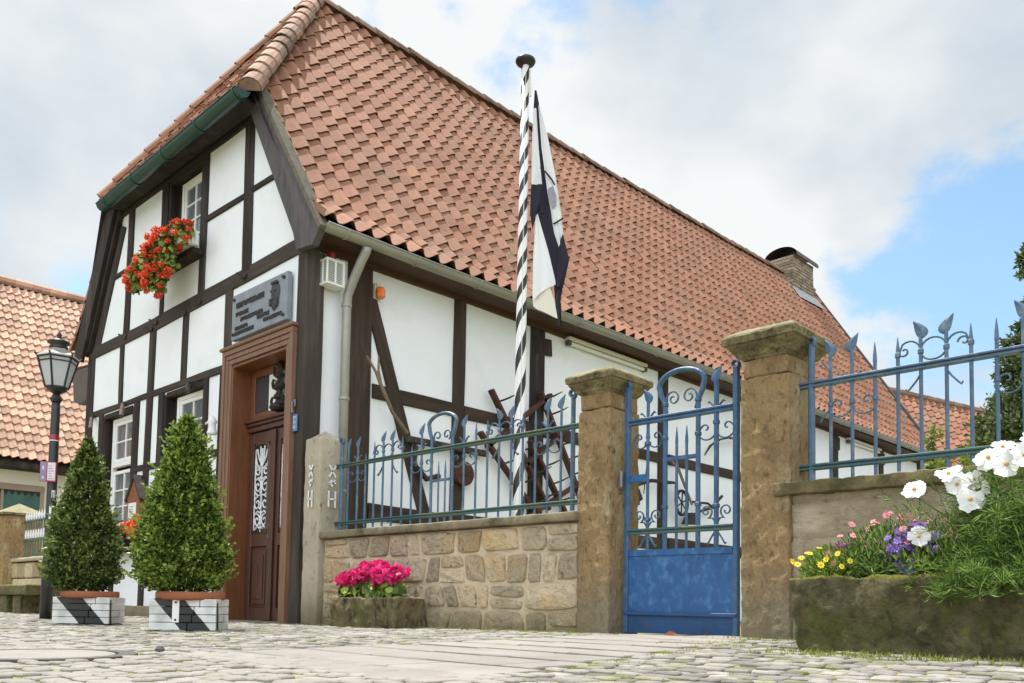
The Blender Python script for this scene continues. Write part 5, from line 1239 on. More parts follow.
PG = bpy.data.objects['pink_geranium']
for o in list(PG.children):
    if o.name.startswith(('bloom', 'stems')): bpy.data.objects.remove(o)
st = MB(); spots = [(q[0] + .18, q[1], q[2]) for q in ((1.27, -.33, .44), (1.46, -.33, .455), (1.40, -.29, .475), (1.565, -.30, .55), (1.66, -.34, .51), (1.72, -.28, .55), (1.80, -.33, .50), (1.86, -.36, .46), (1.96, -.34, .475), (2.03, -.30, .50), (1.70, -.22, .48), (1.53, -.25, .47))]
geranium_blooms(PG, spots, PINKP, .085, 'bloom', 90, merge=False)
for p in spots: st.tube([(p[0] * .8 + .37, -.25, .3), (p[0], p[1] + .02, p[2] - .08), p], .005, 5)
st.build('stems', GERL, PG)
BT = .38
def mound(t, c, r, n, mat, leaf, asp, name='foliage', up=.8):
    m = MB(); P, D = ell(c, r, n, .3); P[:, 2] = np.maximum(P[:, 2], BT - .02); D = D * .7 + RNG.normal(size=D.shape) * .5 + np.array([0, 0, up])
    m.leaves(P, D, leaf, asp); m.build(name, mat, t)
def daisies(t, spots, mat, r, npet, cen=YCEN, name='flower', droop=0.0):
    for p in spots:
        m = MB(); p = Vector(p); ax = Vector((rnd(-.4, .9), rnd(-1, -.1), rnd(.2, 1.1))).normalized(); u = ax.orthogonal().normalized(); v = ax.cross(u); rr = r * rnd(.8, 1.15)
        for k in range(npet):
            a = 2 * PI * k / npet; d = (u * math.cos(a) + v * math.sin(a)); w = ax.cross(d)
            m.add([p + d * rr * .12, p + d * rr * .6 + w * rr * .26 + ax * rr * .1, p + d * rr + ax * rr * .05, p + d * rr * .6 - w * rr * .26 + ax * rr * .1], [(0, 1, 2, 3)], 0, rnd(.2, 1))
        f = m.build(name, mat, t)
        if cen:
            c = MB(); c.tube([p - ax * rr * .05, p + ax * rr * .16], rr * .2, 6); c.build('centre', cen, f)
def stems(t, base, spots, mat, r=.003):
    m = MB()
    for p in spots:
        b = (base[0] + (p[0] - base[0]) * .4 + rnd(-.03, .03), base[1] + (p[1] - base[1]) * .4, BT); m.tube([b, ((b[0] + p[0]) / 2 + rnd(-.01, .01), (b[1] + p[1]) / 2, b[2] + (p[2] - b[2]) * .6), p], r, 4)
    m.build('stems', mat, t)
# yellow, rose, violet
t = thing('yellow_daisy', 'small yellow daisies at the left end of the big trough', 'flowers', (6.2, -.8, BT))
mound(t, (6.25, -.88, .425), (.18, .18, .125), 5600, YDAISL, .030, .22)
sp = [(6.07, -1.0, .47), (6.10, -.97, .49), (6.12, -1.05, .455), (6.09, -1.03, .46), (6.26, -1.06, .475), (6.31, -1.05, .50), (6.37, -1.06, .465), (6.17, -1.03, .505), (6.14, -.99, .51), (6.21, -1.02, .53), (6.24, -1.07, .45), (6.34, -1.08, .44)]
daisies(t, sp, YELP, .019, 8); stems(t, (6.2, -.8), sp, DAISL)
t = thing('rose_daisy', 'rose pink daisies nodding above the middle of the big trough', 'flowers', (6.42, -.75, BT))
mound(t, (6.45, -.84, .46), (.22, .20, .18), 8000, DAISL, .032, .22)
sp = []
for k in range(70):
    a = rnd(0, 1); x = 6.24 + .42 * a; sp.append((x + rnd(-.02, .02), -.84 + rnd(-.17, .10), .505 + .12 * math.sin(a * 2.6) + rnd(-.07, .06)))
daisies(t, sp, ROSEP, .0185, 9); stems(t, (6.42, -.75), sp, DAISL)
t = thing('rose_daisy', 'tall thin rose daisies standing behind the violet blooms', 'flowers', (6.5, -.6, BT))
sp = [(6.40 + rnd(0, .34), -.62 + rnd(-.06, .08), .60 + rnd(-.03, .08)) for _ in range(16)]
daisies(t, sp, ROSEP, .022, 8); stems(t, (6.5, -.62), sp, DAISL); mound(t, (6.52, -.64, .45), (.16, .1, .14), 1800, DAISL, .032, .2)
t = thing('violet_fan_flower', 'violet blue flower spikes between the rose daisies and white cosmos', 'flowers', (6.6, -.85, BT))
mound(t, (6.66, -.90, .43), (.19, .17, .13), 4200, BOX1, .028, .42)
sp = []
for c in ((6.56, -.95, .565), (6.60, -.97, .52), (6.58, -1.0, .46), (6.52, -.96, .50), (6.65, -.92, .53), (6.62, -1.01, .43), (6.68, -.95, .48), (6.57, -.93, .60), (6.69, -.99, .54), (6.54, -1.0, .54), (6.64, -.98, .59)):
    sp += [(c[0] + rnd(-.028, .028), c[1] + rnd(-.03, .02), c[2] + rnd(-.04, .035)) for _ in range(14)]
daisies(t, sp, VIOP, .020, 6, None, 'floret'); stems(t, (6.6, -.9), sp[::3], DAISL)
t = thing('violet_fan_flower', 'single dark purple bloom beside the yellow daisies', 'flowers', (6.3, -.9, BT))
sp = [(6.29 + rnd(-.03, .03), -.93 + rnd(-.02, .02), .53 + rnd(-.03, .03)) for _ in range(12)]
daisies(t, sp, petal('plum petals', (.20, .02, .16), (.36, .06, .30)), .02, 6, None, 'floret'); stems(t, (6.3, -.9), sp[:4], DAISL)
def cosmos():
    t = thing('white_cosmos', 'tall white cosmos with feathery foliage at the right end of the big trough', 'flowers', (7.0, -.85, BT))
    m = MB(); P = []; D = []; S = []
    # feathery foliage: branching threads
    for k in range(430):
        bx, by = 6.98 + random.gauss(0, .12), -.86 + random.gauss(0, .08); ang = rnd(0, 2 * PI); lean = abs(random.gauss(0, .5)); H = rnd(.10, .50)
        if k % 4 == 0: lean, H = rnd(.7, 1.3), rnd(.05, .2)
        if k % 9 == 0: by -= .06; ang = rnd(3.6, 5.6); lean = rnd(.6, 1.0); H = rnd(.0, .1)
        d = Vector((math.cos(ang) * lean, math.sin(ang) * lean * .75, 1)); pts = []
        n = 6; p = Vector((bx, by, BT - .01))
        for i in range(n + 1):
            t_ = i / n; q = p + Vector((d.x * .30 * t_, d.y * .30 * t_, H * t_ - lean * .10 * t_ ** 2.5)); pts.append(q)
        m.tube(pts, [.0035 * (1 - .7 * i / n) for i in range(n + 1)], 4, tint=rnd(.1, .8))
        for q in pts[1:]:
            tn = rnd(.1, .9)
            for _ in range(5):
                for _2 in range(2):
                    dd = Vector((rnd(-1, 1), rnd(-1, 1), rnd(-.35, .9))).normalized(); e = q + dd * rnd(.03, .075)
                    P.append(tuple(q)); D.append(tuple(dd)); S.append((e - q).length)
                    for f in (.4, .7):
                        dq = (dd + Vector((rnd(-.9, .9), rnd(-.9, .9), rnd(-.5, .9)))).normalized(); P.append(tuple(q + (e - q) * f)); D.append(tuple(dq)); S.append(rnd(.02, .045))
    m.leaves(P, D, np.array(S), .065, tint=RNG.uniform(0, 1, len(P)) ** 2.0); m.build('foliage', COSL, t)
    fl = [((6.62, -.98, .775), .062, (-.25, -1, .25)), ((6.76, -.98, .83), .062, (-.3, -.6, .9)), ((6.80, -1.0, .78), .066, (-.1, -1, .35)), ((6.845, -.95, .80), .055, (.4, -1, .3)), ((6.855, -1.02, .71), .064, (.2, -1, .3)),
          ((6.74, -.9, .86), .05, (-.5, -.2, .9)), ((6.91, -.97, .885), .066, (-.5, -1, .4)), ((6.985, -1.0, .845), .068, (0, -1, .25)), ((6.955, -.93, .93), .055, (.1, -.7, .9)), ((7.05, -1.0, .875), .066, (.6, -1, .3)), ((7.06, -.95, .94), .055, (.3, -.6, .8)),
          ((6.655, -1.03, .565), .052, (-.05, -1, .2)), ((7.15, -.95, .90), .062, (.4, -1, .3)), ((7.25, -.9, .83), .062, (.2, -1, .4)), ((7.3, -.95, .95), .06, (.2, -.8, .6)), ((6.90, -.98, .76), .035, (.7, -.6, -.3))]
    st = MB()
    for (p, r, ax) in fl:
        p = Vector(p); r *= .84; ax = (Vector(ax) + Vector((.75, -.65, 0)) * .4 + Vector((rnd(-.35, .35), rnd(-.2, .2), rnd(-.1, .45)))).normalized(); u = ax.orthogonal().normalized(); u.rotate(Matrix.Rotation(rnd(0, 6.3), 3, ax)); v = ax.cross(u); m = MB(); npet = 8 if r > .05 else 6
        for k in range(npet):
            a = 2 * PI * k / npet + rnd(-.16, .16); d = u * math.cos(a) + v * math.sin(a); w = ax.cross(d); cup = rnd(-.35, .65); R = r * rnd(.82, 1.14); vs = []; fs = []
            L = [(0.1, .08), (.35, .25), (.65, .40), (.88, .40), (1.0, .27)]
            for s, ww in L:
                for j in (-1, -.5, 0, .5, 1):
                    notch = -.05 * (1 if s == 1.0 and abs(j) == .5 else 0)
                    vs.append(p + d * R * (s + notch) + w * R * ww * j + ax * R * (cup * s * s * .5 - .08 * abs(j) * s + .03 * math.cos(j * 6)))
            for i in range(4):
                for j in range(4): fs.append((i * 5 + j, i * 5 + j + 1, (i + 1) * 5 + j + 1, (i + 1) * 5 + j))
            m.add(vs, fs, 0, rnd(.3, 1))
        f = m.build('flower', WHITP, t, smooth=True)
        c = MB(); c.tube([p - ax * r * .03, p + ax * r * .1, p + ax * r * .16], [r * .14, r * .14, r * .09], 10); c.build('centre', YCEN, f)
        b = Vector((7.0 + (p.x - 7.0) * .35 + rnd(-.03, .03), -.85, BT)); st.tube([b, b + (p - b) * .5 + Vector((0, .03, .05)), p + Vector((.0, .035, -.03)), p - ax * r * .04], .0036, 5, tint=.5)
    st.build('stems', COSL, t)
cosmos()

# ------------------------------------------------------------------ flag pole and flag
FP = (1.405, 1.985)
def flagpole():
    t = thing('flagpole', 'tall white flagpole with black spiral stripes and a black cap before the long wall', 'flagpole', (FP[0], FP[1], 0))
    m = MB(); n = 20; vs = []
    m.lathe((FP[0], FP[1], 0), [(.070, 0), (.067, 1.3), (.060, 3), (.052, 4.6), (.045, 6.38)], 24); m.build('pole', POLEM, t, smooth=True)
    m = MB(); m.lathe((FP[0], FP[1], 6.37), [(.05, 0), (.06, .02), (.105, .035), (.116, .055), (.112, .075), (.08, .095), (.03, .105), (.005, .108)], 20); m.build('cap', BLACKM, t, smooth=True)
    m = MB(); m.tube([(FP[0] + .052, FP[1] - .045, 6.3), (FP[0] + .065, FP[1] - .06, 4.2), (FP[0] + .075, FP[1] - .06, 1.3)], .004, 6); m.tube([(FP[0] + .075, FP[1] + .0, 6.3), (FP[0] + .085, FP[1] + .0, 5.98)], .010, 6); m.build('halyard', CREAMP, t)
    m = MB(); m.box(FP[0] - .11, FP[0] + .11, FP[1] - .11, FP[1] + .11, -.02, .25, b=.02); m.build('socket', SANDP, t)
flagpole()
def flag():
    t = thing('flag', 'limp white and navy black flag with a grey emblem hanging from the striped pole', 'flag', (FP[0] + .09, FP[1], 6.0))
    ex = Vector((.719, .695, 0)); ey = Vector((.695, -.719, 0))           # the cloth falls in folds along its own width
    Pz = lambda u, z, d: Vector((FP[0] + .0, FP[1], 0)) + ex * u + ey * d + Vector((0, 0, z))
    # (name, material, left edge [(u,z)...], right edge, depth, fold amplitude)
    def px(x, y): return ((x - 521) / 91.5, 6.06 - (y - 92) / 86.7)
    A = lambda L: [px(*p) for p in L]
    panels = [
        ('dark_band', FLAGB, A([(531, 90), (530, 110), (531, 150), (532, 200), (534, 215)]), A([(533, 91), (537, 110), (542, 150), (548, 195), (552, 215)]), .02, .010),
        ('white_fold', FLAGW, A([(530, 110), (529, 150), (529, 187)]), A([(533, 110), (536, 150), (540, 187)]), .045, .014),
        ('navy_fold', FLAGB, A([(529, 187), (528, 215), (531, 232)]), A([(540, 187), (541, 205), (536, 214)]), .05, .018),
        ('white_band', FLAGW, A([(535, 108), (539, 150), (545, 190), (553, 235), (558, 250)]), A([(536, 106), (545, 138), (554, 180), (560, 215), (563, 240)]), .06, .022),
        ('emblem', FLAGE, A([(546, 193), (547, 204), (551, 213)]), A([(551, 190), (555, 200), (555, 210)]), .092, .004),
        ('navy_band', FLAGB, A([(534, 212), (545, 245), (553, 275), (555, 300), (559, 326)]), A([(552, 205), (560, 240), (566, 268), (561, 300), (562, 326)]), .035, .026),
        ('navy_wing', FLAGB, A([(556, 252), (557, 275), (556, 290)]), A([(562, 237), (569, 262), (563, 290)]), .075, .02),
        ('white_hem', FLAGW, A([(534, 218), (532, 260), (532, 300), (533, 303)]), A([(536, 217), (548, 255), (556, 286), (546, 289)]), .062, .02),
        ('cream_hem', FLAGC, A([(532, 300), (533, 308), (537, 311)]), A([(549, 287), (555, 305), (558, 320)]), .05, .012)]
    for name, mat, L, R, dep, amp in panels:
        m = MB(); n = 16; k = 12
        def at(E, s):
            q = s * (len(E) - 1); i = min(int(q), len(E) - 2); f = q - i; return (E[i][0] + (E[i + 1][0] - E[i][0]) * f, E[i][1] + (E[i + 1][1] - E[i][1]) * f)
        vs = []; fs = []
        for w in (0, -.003):
            for i in range(n + 1):
                a, b = at(L, i / n), at(R, i / n)
                for j in range(k + 1):
                    f = j / k; u = a[0] + (b[0] - a[0]) * f; z = a[1] + (b[1] - a[1]) * f; vs.append(Pz(u, z, dep + w + amp * math.sin(f * PI * 2.1 + i * .18 + len(name)) * (.5 + .5 * i / n) + .008 * nz(u * 9, z * 4, dep * 30)))
        N = (n + 1) * (k + 1)
        for w in (0, 1):
            for i in range(n):
                for j in range(k):
                    o = w * N + i * (k + 1) + j; fs.append((o, o + 1, o + k + 2, o + k + 1) if w == 0 else (o, o + k + 1, o + k + 2, o + 1))
        edge = [i * (k + 1) for i in range(n + 1)] + [n * (k + 1) + j for j in range(1, k + 1)] + [i * (k + 1) + k for i in range(n - 1, -1, -1)] + [j for j in range(k - 1, 0, -1)]
        for q in range(len(edge)): a, b = edge[q], edge[(q + 1) % len(edge)]; fs.append((a, b, b + N, a + N))
        m.add(vs, fs); m.build(name, mat, t, smooth=False)
    def seam(pts):
        m = MB(); m.tube([Pz(*px(x, y), .095) for x, y in pts], .010, 5); m.build('navy_stripe', FLAGB, t)
    seam([(538, 172), (544, 177), (550, 184), (553, 189)]); seam([(552, 228), (556, 226), (562, 222)])
flag()

# ------------------------------------------------------------------ old farm tools hung on the long wall
def W(y, z, x=.24): return (x, sy(y), sz(z))
t = thing('harrow', 'rusty zigzag spike harrow hung on the long wall behind the flagpole', 'harrow', W(3.6, 1.6))
for a, b in (((2.62, 2.42), (3.72, 1.45)), ((2.80, 3.0), (3.95, 1.55)), ((3.75, 3.15), (4.75, 1.60)), ((3.55, 2.45), (4.45, 1.35)), ((2.75, 2.25), (3.95, 3.15)), ((3.25, 1.95), (4.35, 2.75)), ((3.55, 1.42), (4.70, 2.05))):
    m = MB(); m.tube([W(*a), W(*b)], .045, 4, flat=(.7, 1.3)); m.build('beam', RUST, t)
m = MB()
for a, b, n in (((2.80, 3.0), (3.95, 1.55), 5), ((3.75, 3.15), (4.75, 1.60), 8), ((2.62, 2.42), (3.72, 1.45), 4), ((3.55, 2.45), (4.45, 1.35), 5)):
    for k in range(n):
        f = (k + .5) / n; y, z = a[0] + (b[0] - a[0]) * f, a[1] + (b[1] - a[1]) * f; m.tube([W(y, z, .22), W(y + .10, z + .06, .35), W(y + .21, z + .13, .40)], [.013, .013, .006], 5)
m.build('spikes', RUSTD, t)
t = thing('wooden_disc', 'round dark brown wooden disc hung on the thin wall post', 'disc', W(2.37, 1.8, .2))
m = MB(); m.tube([W(2.37, 1.86, .19), W(2.37, 1.86, .25)], .15, 22); m.build('disc', RUST, t)
m = MB(); m.tube([W(2.37, 1.86, .25), W(2.37, 1.86, .28)], .03, 10); m.build('hub', RUSTD, t)
t = thing('forked_stick', 'bleached forked stick leaning on the dark brace behind the fence', 'stick', W(1.4, 2.2, .25))
m = MB(); m.tube([W(.79, 2.99, .3), W(.92, 2.84, .3), W(1.0, 2.70, .3), W(1.18, 2.42, .29), W(1.42, 2.22, .27)], [.014, .016, .022, .022, .02], 7); m.build('shaft', STICK, t)
m = MB(); m.tube([W(.95, 3.02, .31), W(.96, 2.86, .3), W(1.0, 2.70, .3)], [.010, .014, .018], 6); m.build('prong', STICK, t)
t = thing('yoke_bar', 'weathered grey wooden bar hung across the wall behind the fence arch', 'bar', W(1.9, 2.15))
m = MB(); m.box(.20, .26, sy(1.45), sy(2.75), sz(2.12), sz(2.2), b=.012); m.build('bar', TIMBERL, t)
m = MB(); m.tube([W(1.6, 2.12, .22), W(1.55, 1.88, .24), W(1.75, 1.72, .24), W(1.95, 1.78, .24)], .035, 7); m.build('iron_hook', RUSTD, t)
def plough():
    t = thing('plough', 'old black iron plough with a small spoked wheel on the wall behind the gate', 'plough', W(6.6, 1.6, .3))
    m = MB(); m.tube([W(5.75, 1.93, .3), W(5.95, 1.82, .3), W(5.9, 2.1, .3), W(6.3, 2.22, .3), W(6.75, 2.24, .3), W(7.0, 2.26, .3), W(7.0, 1.95, .3)], .030, 7); m.build('beam', RUSTD, t)
    m = MB()
    cy, cz = 7.1, 1.94
    m.tube([W(cy + .17 * math.cos(a), cz + .20 * math.sin(a), .34) for a in np.linspace(0, 2 * PI, 21)], .026, 6)
    for k in range(3):
        a = k * PI / 3 + .4; m.tube([W(cy + .16 * math.cos(a), cz + .19 * math.sin(a), .34), W(cy - .16 * math.cos(a), cz - .19 * math.sin(a), .34)], .012, 5)
    m.build('wheel', RUSTD, t)
    m = MB(); m.prism([(sy(5.7), sz(2.02)), (sy(5.95), sz(2.05)), (sy(6.05), sz(1.9)), (sy(5.85), sz(1.78))], 'x', .26, .32); m.build('share', RUSTD, t)
    m = MB(); m.prism([(sy(7.35), sz(1.80)), (sy(7.6), sz(1.82)), (sy(7.62), sz(1.62)), (sy(7.2), sz(1.6))], 'x', .26, .36); m.build('coulter', CARVE, t)
    for pts in (((6.85, 2.62), (7.1, 2.5), (7.35, 2.15), (7.5, 1.95)), ((7.02, 2.66), (7.08, 2.5), (7.3, 2.2))):
        m = MB(); m.tube([W(y, z, .28) for y, z in pts], .020, 6); m.build('handle', STICK, t)
    m = MB(); m.tube([W(8.5, 2.2, .26), W(8.1, 1.95, .28), W(7.7, 1.85, .28)], .025, 6); m.tube([W(7.5, 2.0, .28), W(8.0, 2.02, .28), W(8.2, 1.95, .28)], .02, 6); m.build('drawbar', RUSTD, t)
    m = MB(); m.tube([W(5.55, 2.85, .22), W(5.78, 2.1, .26)], .008, 5); m.tube([W(6.35, 2.9, .22), W(6.15, 2.0, .26)], .008, 5); m.build('hanging_wire', BLACKM, t)
plough()
t = thing('sickle', 'curved dark sickle blade on the wall beside the right gate stile', 'sickle', W(8.2, 2.95))
m = MB(); m.tube([W(7.95, 2.85), W(8.15, 3.05), W(8.45, 3.2), W(8.8, 3.28)], [.012, .028, .034, .02], 6, flat=(.5, 1.2)); m.build('blade', RUSTD, t)
m = MB(); m.tube([W(8.8, 3.28), W(9.1, 3.3)], .025, 7); m.build('handle', STICK, t)

# ------------------------------------------------------------------ street lamp
def street_lamp():
    x, y = -2.27, -1.62
    t = thing('street_lamp', 'black street lamp with a glazed tapering lantern at the left', 'street lamp', (x, y, 0))
    m = MB(); m.lathe((x, y, 0), [(.062, 0), (.062, .5), (.058, .56), (.054, .6), (.050, 1.6), (.045, 2.3), (.042, 2.42)], 16); m.build('pole', BLACKM, t, smooth=True)
    m = MB(); m.lathe((x, y, 1.97), [(.0485, 0), (.0495, .005), (.0495, .055), (.0485, .06)], 16); m.build('red_band', REDL, t)
    m = MB(); m.lathe((x, y, 1.96), [(.0485, 0), (.0495, .002), (.0495, .008), (.0485, .01)], 16); m.build('white_band', PAPER, t)
    m = MB(); m.lathe((x, y, 2.40), [(.05, 0), (.065, .03), (.05, .06), (.035, .09), (.10, .13), (.11, .155)], 16); m.build('neck', BLACKM, t)
    a0 = .35; n = 6; zb, zt, rb, rt = 2.56, 2.89, .115, .205
    m = MB()
    for k in range(n):
        a = 2 * PI * k / n + a0; b = 2 * PI * (k + 1) / n + a0
        m.tube([(x + rb * math.cos(a), y + rb * math.sin(a), zb), (x + rt * math.cos(a), y + rt * math.sin(a), zt)], .011, 5)
        for r, z, w in ((rb, zb, .012), (rt, zt, .016), (rt * .93, zt - .05, .008)): m.tube([(x + r * math.cos(a), y + r * math.sin(a), z), (x + r * math.cos(b), y + r * math.sin(b), z)], w, 5)
        m.tube([(x + rt * math.cos(a), y + rt * math.sin(a), zt), (x + (rt + .035) * math.cos(a), y + (rt + .035) * math.sin(a), zt + .035)], [.014, .006], 5)
    m.build('lantern_frame', BLACKM, t)
    for k in range(n):
        a = 2 * PI * k / n + a0; b = 2 * PI * (k + 1) / n + a0; g = MB(); q = .97
        g.add([(x + rb * q * math.cos(a), y + rb * q * math.sin(a), zb), (x + rb * q * math.cos(b), y + rb * q * math.sin(b), zb), (x + rt * q * math.cos(b), y + rt * q * math.sin(b), zt), (x + rt * q * math.cos(a), y + rt * q * math.sin(a), zt)], [(0, 1, 2, 3)]); g.build('glass_pane', LAMPG, t)
    m = MB(); m.lathe((x, y, zt), [(.225, 0), (.21, .02), (.15, .06), (.11, .085), (.108, .10)], 6, ang=a0); m.build('lantern_roof', ZINC, t)
    m = MB(); m.lathe((x, y, zt + .10), [(.09, 0), (.10, .02), (.085, .05), (.12, .075), (.115, .09), (.05, .115), (.022, .13), (.02, .15), (.03, .165), (.012, .19), (.004, .23)], 14); m.build('chimney_finial', BLACKM, t, smooth=True)
    m = MB(); m.lathe((x, y, zb + .01), [(.03, 0), (.035, .05), (.05, .10), (.05, .2), (.02, .24)], 10); m.build('bulb', PAPER, t, smooth=True)
    # small direction sign and stickers
    s = thing('street_sign', 'small lavender and pink sign with a crimson frame strapped to the lamp pole', 'sign', (x + .02, y - .06, 1.55))
    ex = Vector((.5, .87, 0)); ey = Vector((.87, -.5, 0)); o = Vector((x, y, 0)) + ey * .066
    def pl(u0, u1, z0, z1, d0, d1, name, mat):
        m = MB(); m.add([o + ex * u + ey * d + Vector((0, 0, z)) for d in (d0, d1) for u, z in ((u0, z0), (u1, z0), (u1, z1), (u0, z1))], [(0, 1, 2, 3), (7, 6, 5, 4), (0, 4, 5, 1), (1, 5, 6, 2), (2, 6, 7, 3), (3, 7, 4, 0)]); m.build(name, mat, s)
    pl(-.11, .05, 1.50, 1.72, 0, .012, 'frame', SIGNR); pl(-.105, -.045, 1.505, 1.715, .013, .016, 'lavender_face', SIGNL); pl(-.035, .042, 1.515, 1.71, .013, .016, 'pink_face', SIGNP)
    for k in range(6): pl(-.025, .03 - .012 * (k % 3), 1.53 + k * .028, 1.536 + k * .028, .017, .0185, 'print_line', SIGNL)
    pl(-.085, -.07, 1.63, 1.67, .017, .0185, 'mark', SIGNP); pl(-.085, -.07, 1.53, 1.56, .017, .0185, 'mark', SIGNP)
    s = thing('sticker', 'torn white and black sticker on the lamp pole under the sign', 'sticker', (x, y - .06, 1.36))
    def patch(a0, a1, z0, z1, r, name, mat):
        m = MB(); k = 8; ca = math.atan2(ey.y, ey.x); vs = [(x + r * math.cos(ca + a0 + (a1 - a0) * i / k), y + r * math.sin(ca + a0 + (a1 - a0) * i / k), z) for z in (z0, z1) for i in range(k + 1)]
        m.add(vs, [(i, i + 1, i + k + 2, i + k + 1) for i in range(k)]); m.build(name, mat, s)
    patch(.2, .9, 1.33, 1.41, .0532, 'paper', PAPER); patch(.3, .45, 1.33, 1.39, .0539, 'print', CARVE); patch(.6, .72, 1.33, 1.40, .0539, 'print', CARVE)
    s = thing('sticker', 'white sticker with a dark ring lower on the lamp pole', 'sticker', (x, y - .06, 1.15))
    patch(-.1, .9, 1.09, 1.24, .0532, 'paper', PAPER); patch(.3, .75, 1.15, 1.21, .0539, 'ring', BLACKM); patch(.42, .63, 1.168, 1.192, .0545, 'ring_centre', PAPER)
street_lamp()

# ------------------------------------------------------------------ neighbouring house, wall, bench at the left
def neighbour():
    t = thing('neighbour_house', 'cream neighbouring house with a sunlit orange pantile roof at the far left', 'house', (-14.4, 2, 0))
    m = MB(); m.box(-22, -14.4, -8, 14, 0, 3.25, b=.02); m.build('wall', PLASTER2, t)
    e = Vector((-13.85, 0, 3.40)); r = Vector((-18, 0, 8.78)); n = (r - e); L = n.length; a = n.normalized(); nn = Vector((-a.z, 0, a.x)); nn = nn if nn.z > 0 else -nn
    tw, tc = .185, .285; NR2 = int(L / tc)
    tile_field('roof', TILEL, t, lambda u, v: Vector((0, u * tw, 0)) + e + a * (v * tc) + nn * .02 * nz(u * .2, v * .3, 3), lambda u, v: nn, 0, NR2, lambda v: -4.0 / tw, lambda v: 9.0 / tw, amp=.030, lift=.035, thick=.02)
    m = MB(); m.prism([(-13.9, 3.30), (-18, 8.68), (-22.1, 3.30)], 'y', -8, 14); m.build('roof_deck', TIMBER, t)
    m = MB(); m.box(-14.42, -13.9, -8, 14, 3.18, 3.32, b=.01); m.build('eaves_board', TIMBER, t)
    m = MB()
    for k in range(60):
        y = -4 + k * .22; m.tube([(-18, y, 8.79 + rnd(-.01, .01)), (-18, y + .26, 8.80)], [.135, .115], 8, tint=rnd(0, 1))
    m.build('ridge_tiles', TILEL, t)
    m = MB(); y0, y1, z0, z1 = -1.2, 2.05, .9, 2.72
    m.box(-14.45, -14.36, y0, y1, z1, z1 + .14); m.box(-14.45, -14.36, y1 - .09, y1, z0, z1 - .002); m.box(-14.45, -14.36, y0, y0 + .09, z0, z1 - .002); m.box(-14.45, -14.37, 1.13, 1.19, z0, z1 - .002); m.box(-14.45, -14.37, -.1, -.04, z0, z1 - .002)
    w = m.build('window', WOODN2, t)
    m = MB(); m.add([(-14.39, y0 + .09, z0), (-14.39, y1 - .09, z0), (-14.39, y1 - .09, z1), (-14.39, y0 + .09, z1)], [(0, 1, 2, 3)]); m.build('pane', TEALG, w)
    m = MB()
    for k in range(22): m.prism([(y0 + .12 + k * .14, 2.71), (y0 + .25 + k * .14, 2.71), (y0 + .185 + k * .14, 2.60)], 'x', -14.385, -14.37)
    m.build('lace_valance', CARVE, w)
WOODN2 = pm('pale brown window frame', (.33, .27, .21), (.26, .21, .16), 6, .6)
neighbour()
def left_wall():
    t = thing('stone_wall', 'low sandstone block wall with a pale coping at the far left', 'wall', (-10, 0, 0))
    m = MB(); r = random.Random(4)
    for row in range(3):
        x = -13 + r.uniform(0, .3)
        while x < -6.9:
            w = r.uniform(.3, .6); m.box(x, min(x + w - .02, -6.85), .0 - r.uniform(0, .015), .3, row * .28 + .0, row * .28 + .265, b=.02, tint=r.random()); x += w
    m.build('blocks', STONE, t); rough_block('coping', SANDP, t, -13, -6.85, -.05, .35, .845, .91, .01, 0, 0, 4, 7, freq=5, rad=.015)
    p = thing('stone_pillar', 'brown stone pillar with a small pyramid cap at the far left edge', 'pillar', (-9.3, 0, 0))
    rough_block('shaft', SAND, p, -9.86, -9.22, -.16, .45, 0, 1.70, .012, 0, 0, 5, 12, freq=5, rad=.02)
    m = MB(); a, b, c, d = -9.92, -9.16, -.22, .51; z = 1.70; m.add([(a, c, z), (b, c, z), (b, d, z), (a, d, z), (a, c, z + .04), (b, c, z + .04), (b, d, z + .04), (a, d, z + .04), ((a + b) / 2, (c + d) / 2, z + .24)], [(3, 2, 1, 0), (0, 1, 5, 4), (1, 2, 6, 5), (2, 3, 7, 6), (3, 0, 4, 7), (4, 5, 8), (5, 6, 8), (6, 7, 8), (7, 4, 8)]); m.build('cap', SANDC, p)
    f = thing('picket_fence', 'short teal iron picket fence with white spear tips at the far left', 'fence', (-8, .15, .9))
    for z in (1.22, 1.56): 
        m = MB(); m.box(-9.2, -6.95, .135, .165, z, z + .03); m.build('rail', BLUEG, f)
    for k in range(16):
        x = -9.1 + k * .135; m = MB(); m.tube([(x, .15, .9), (x, .15, 1.62)], .010, 6); q = m.build('picket', BLUEG, f)
        m = MB(); m.tube([(x, .15, 1.60), (x, .15, 1.66), (x, .15, 1.76)], [.012, .022, .002], 6); m.build('spear_tip', WHITEI, q); m = MB(); m.tube([(x, .15, 1.27), (x, .15, 1.33), (x, .15, 1.42)], [.014, .02, .010], 6); m.build('spear_tip', WHITEI, q)
    m = MB(); m.box(-7.42, -7.36, .12, .18, .9, 1.62); m.build('post', GREYM, f)
left_wall()
t = thing('stone_bench', 'dark stone slab bench on short stone legs at the far left', 'bench', (-5.6, -.8, 0))
rough_block('seat', TROUGH, t, -8.2, -4.9, -1.05, -.45, .26, .40, .012, 0, 0, 5, 2, freq=4, rad=.015)
for x in (-7.4, -6.15, -5.55): rough_block('leg', TROUGHP, t, x - .16, x + .16, -.98, -.52, -.02, .258, .012, 0, 0, 4, x, freq=5, rad=.02)
m = MB(); m.box(-9.0, -4.4, -.40, -.32, 0, .3); 
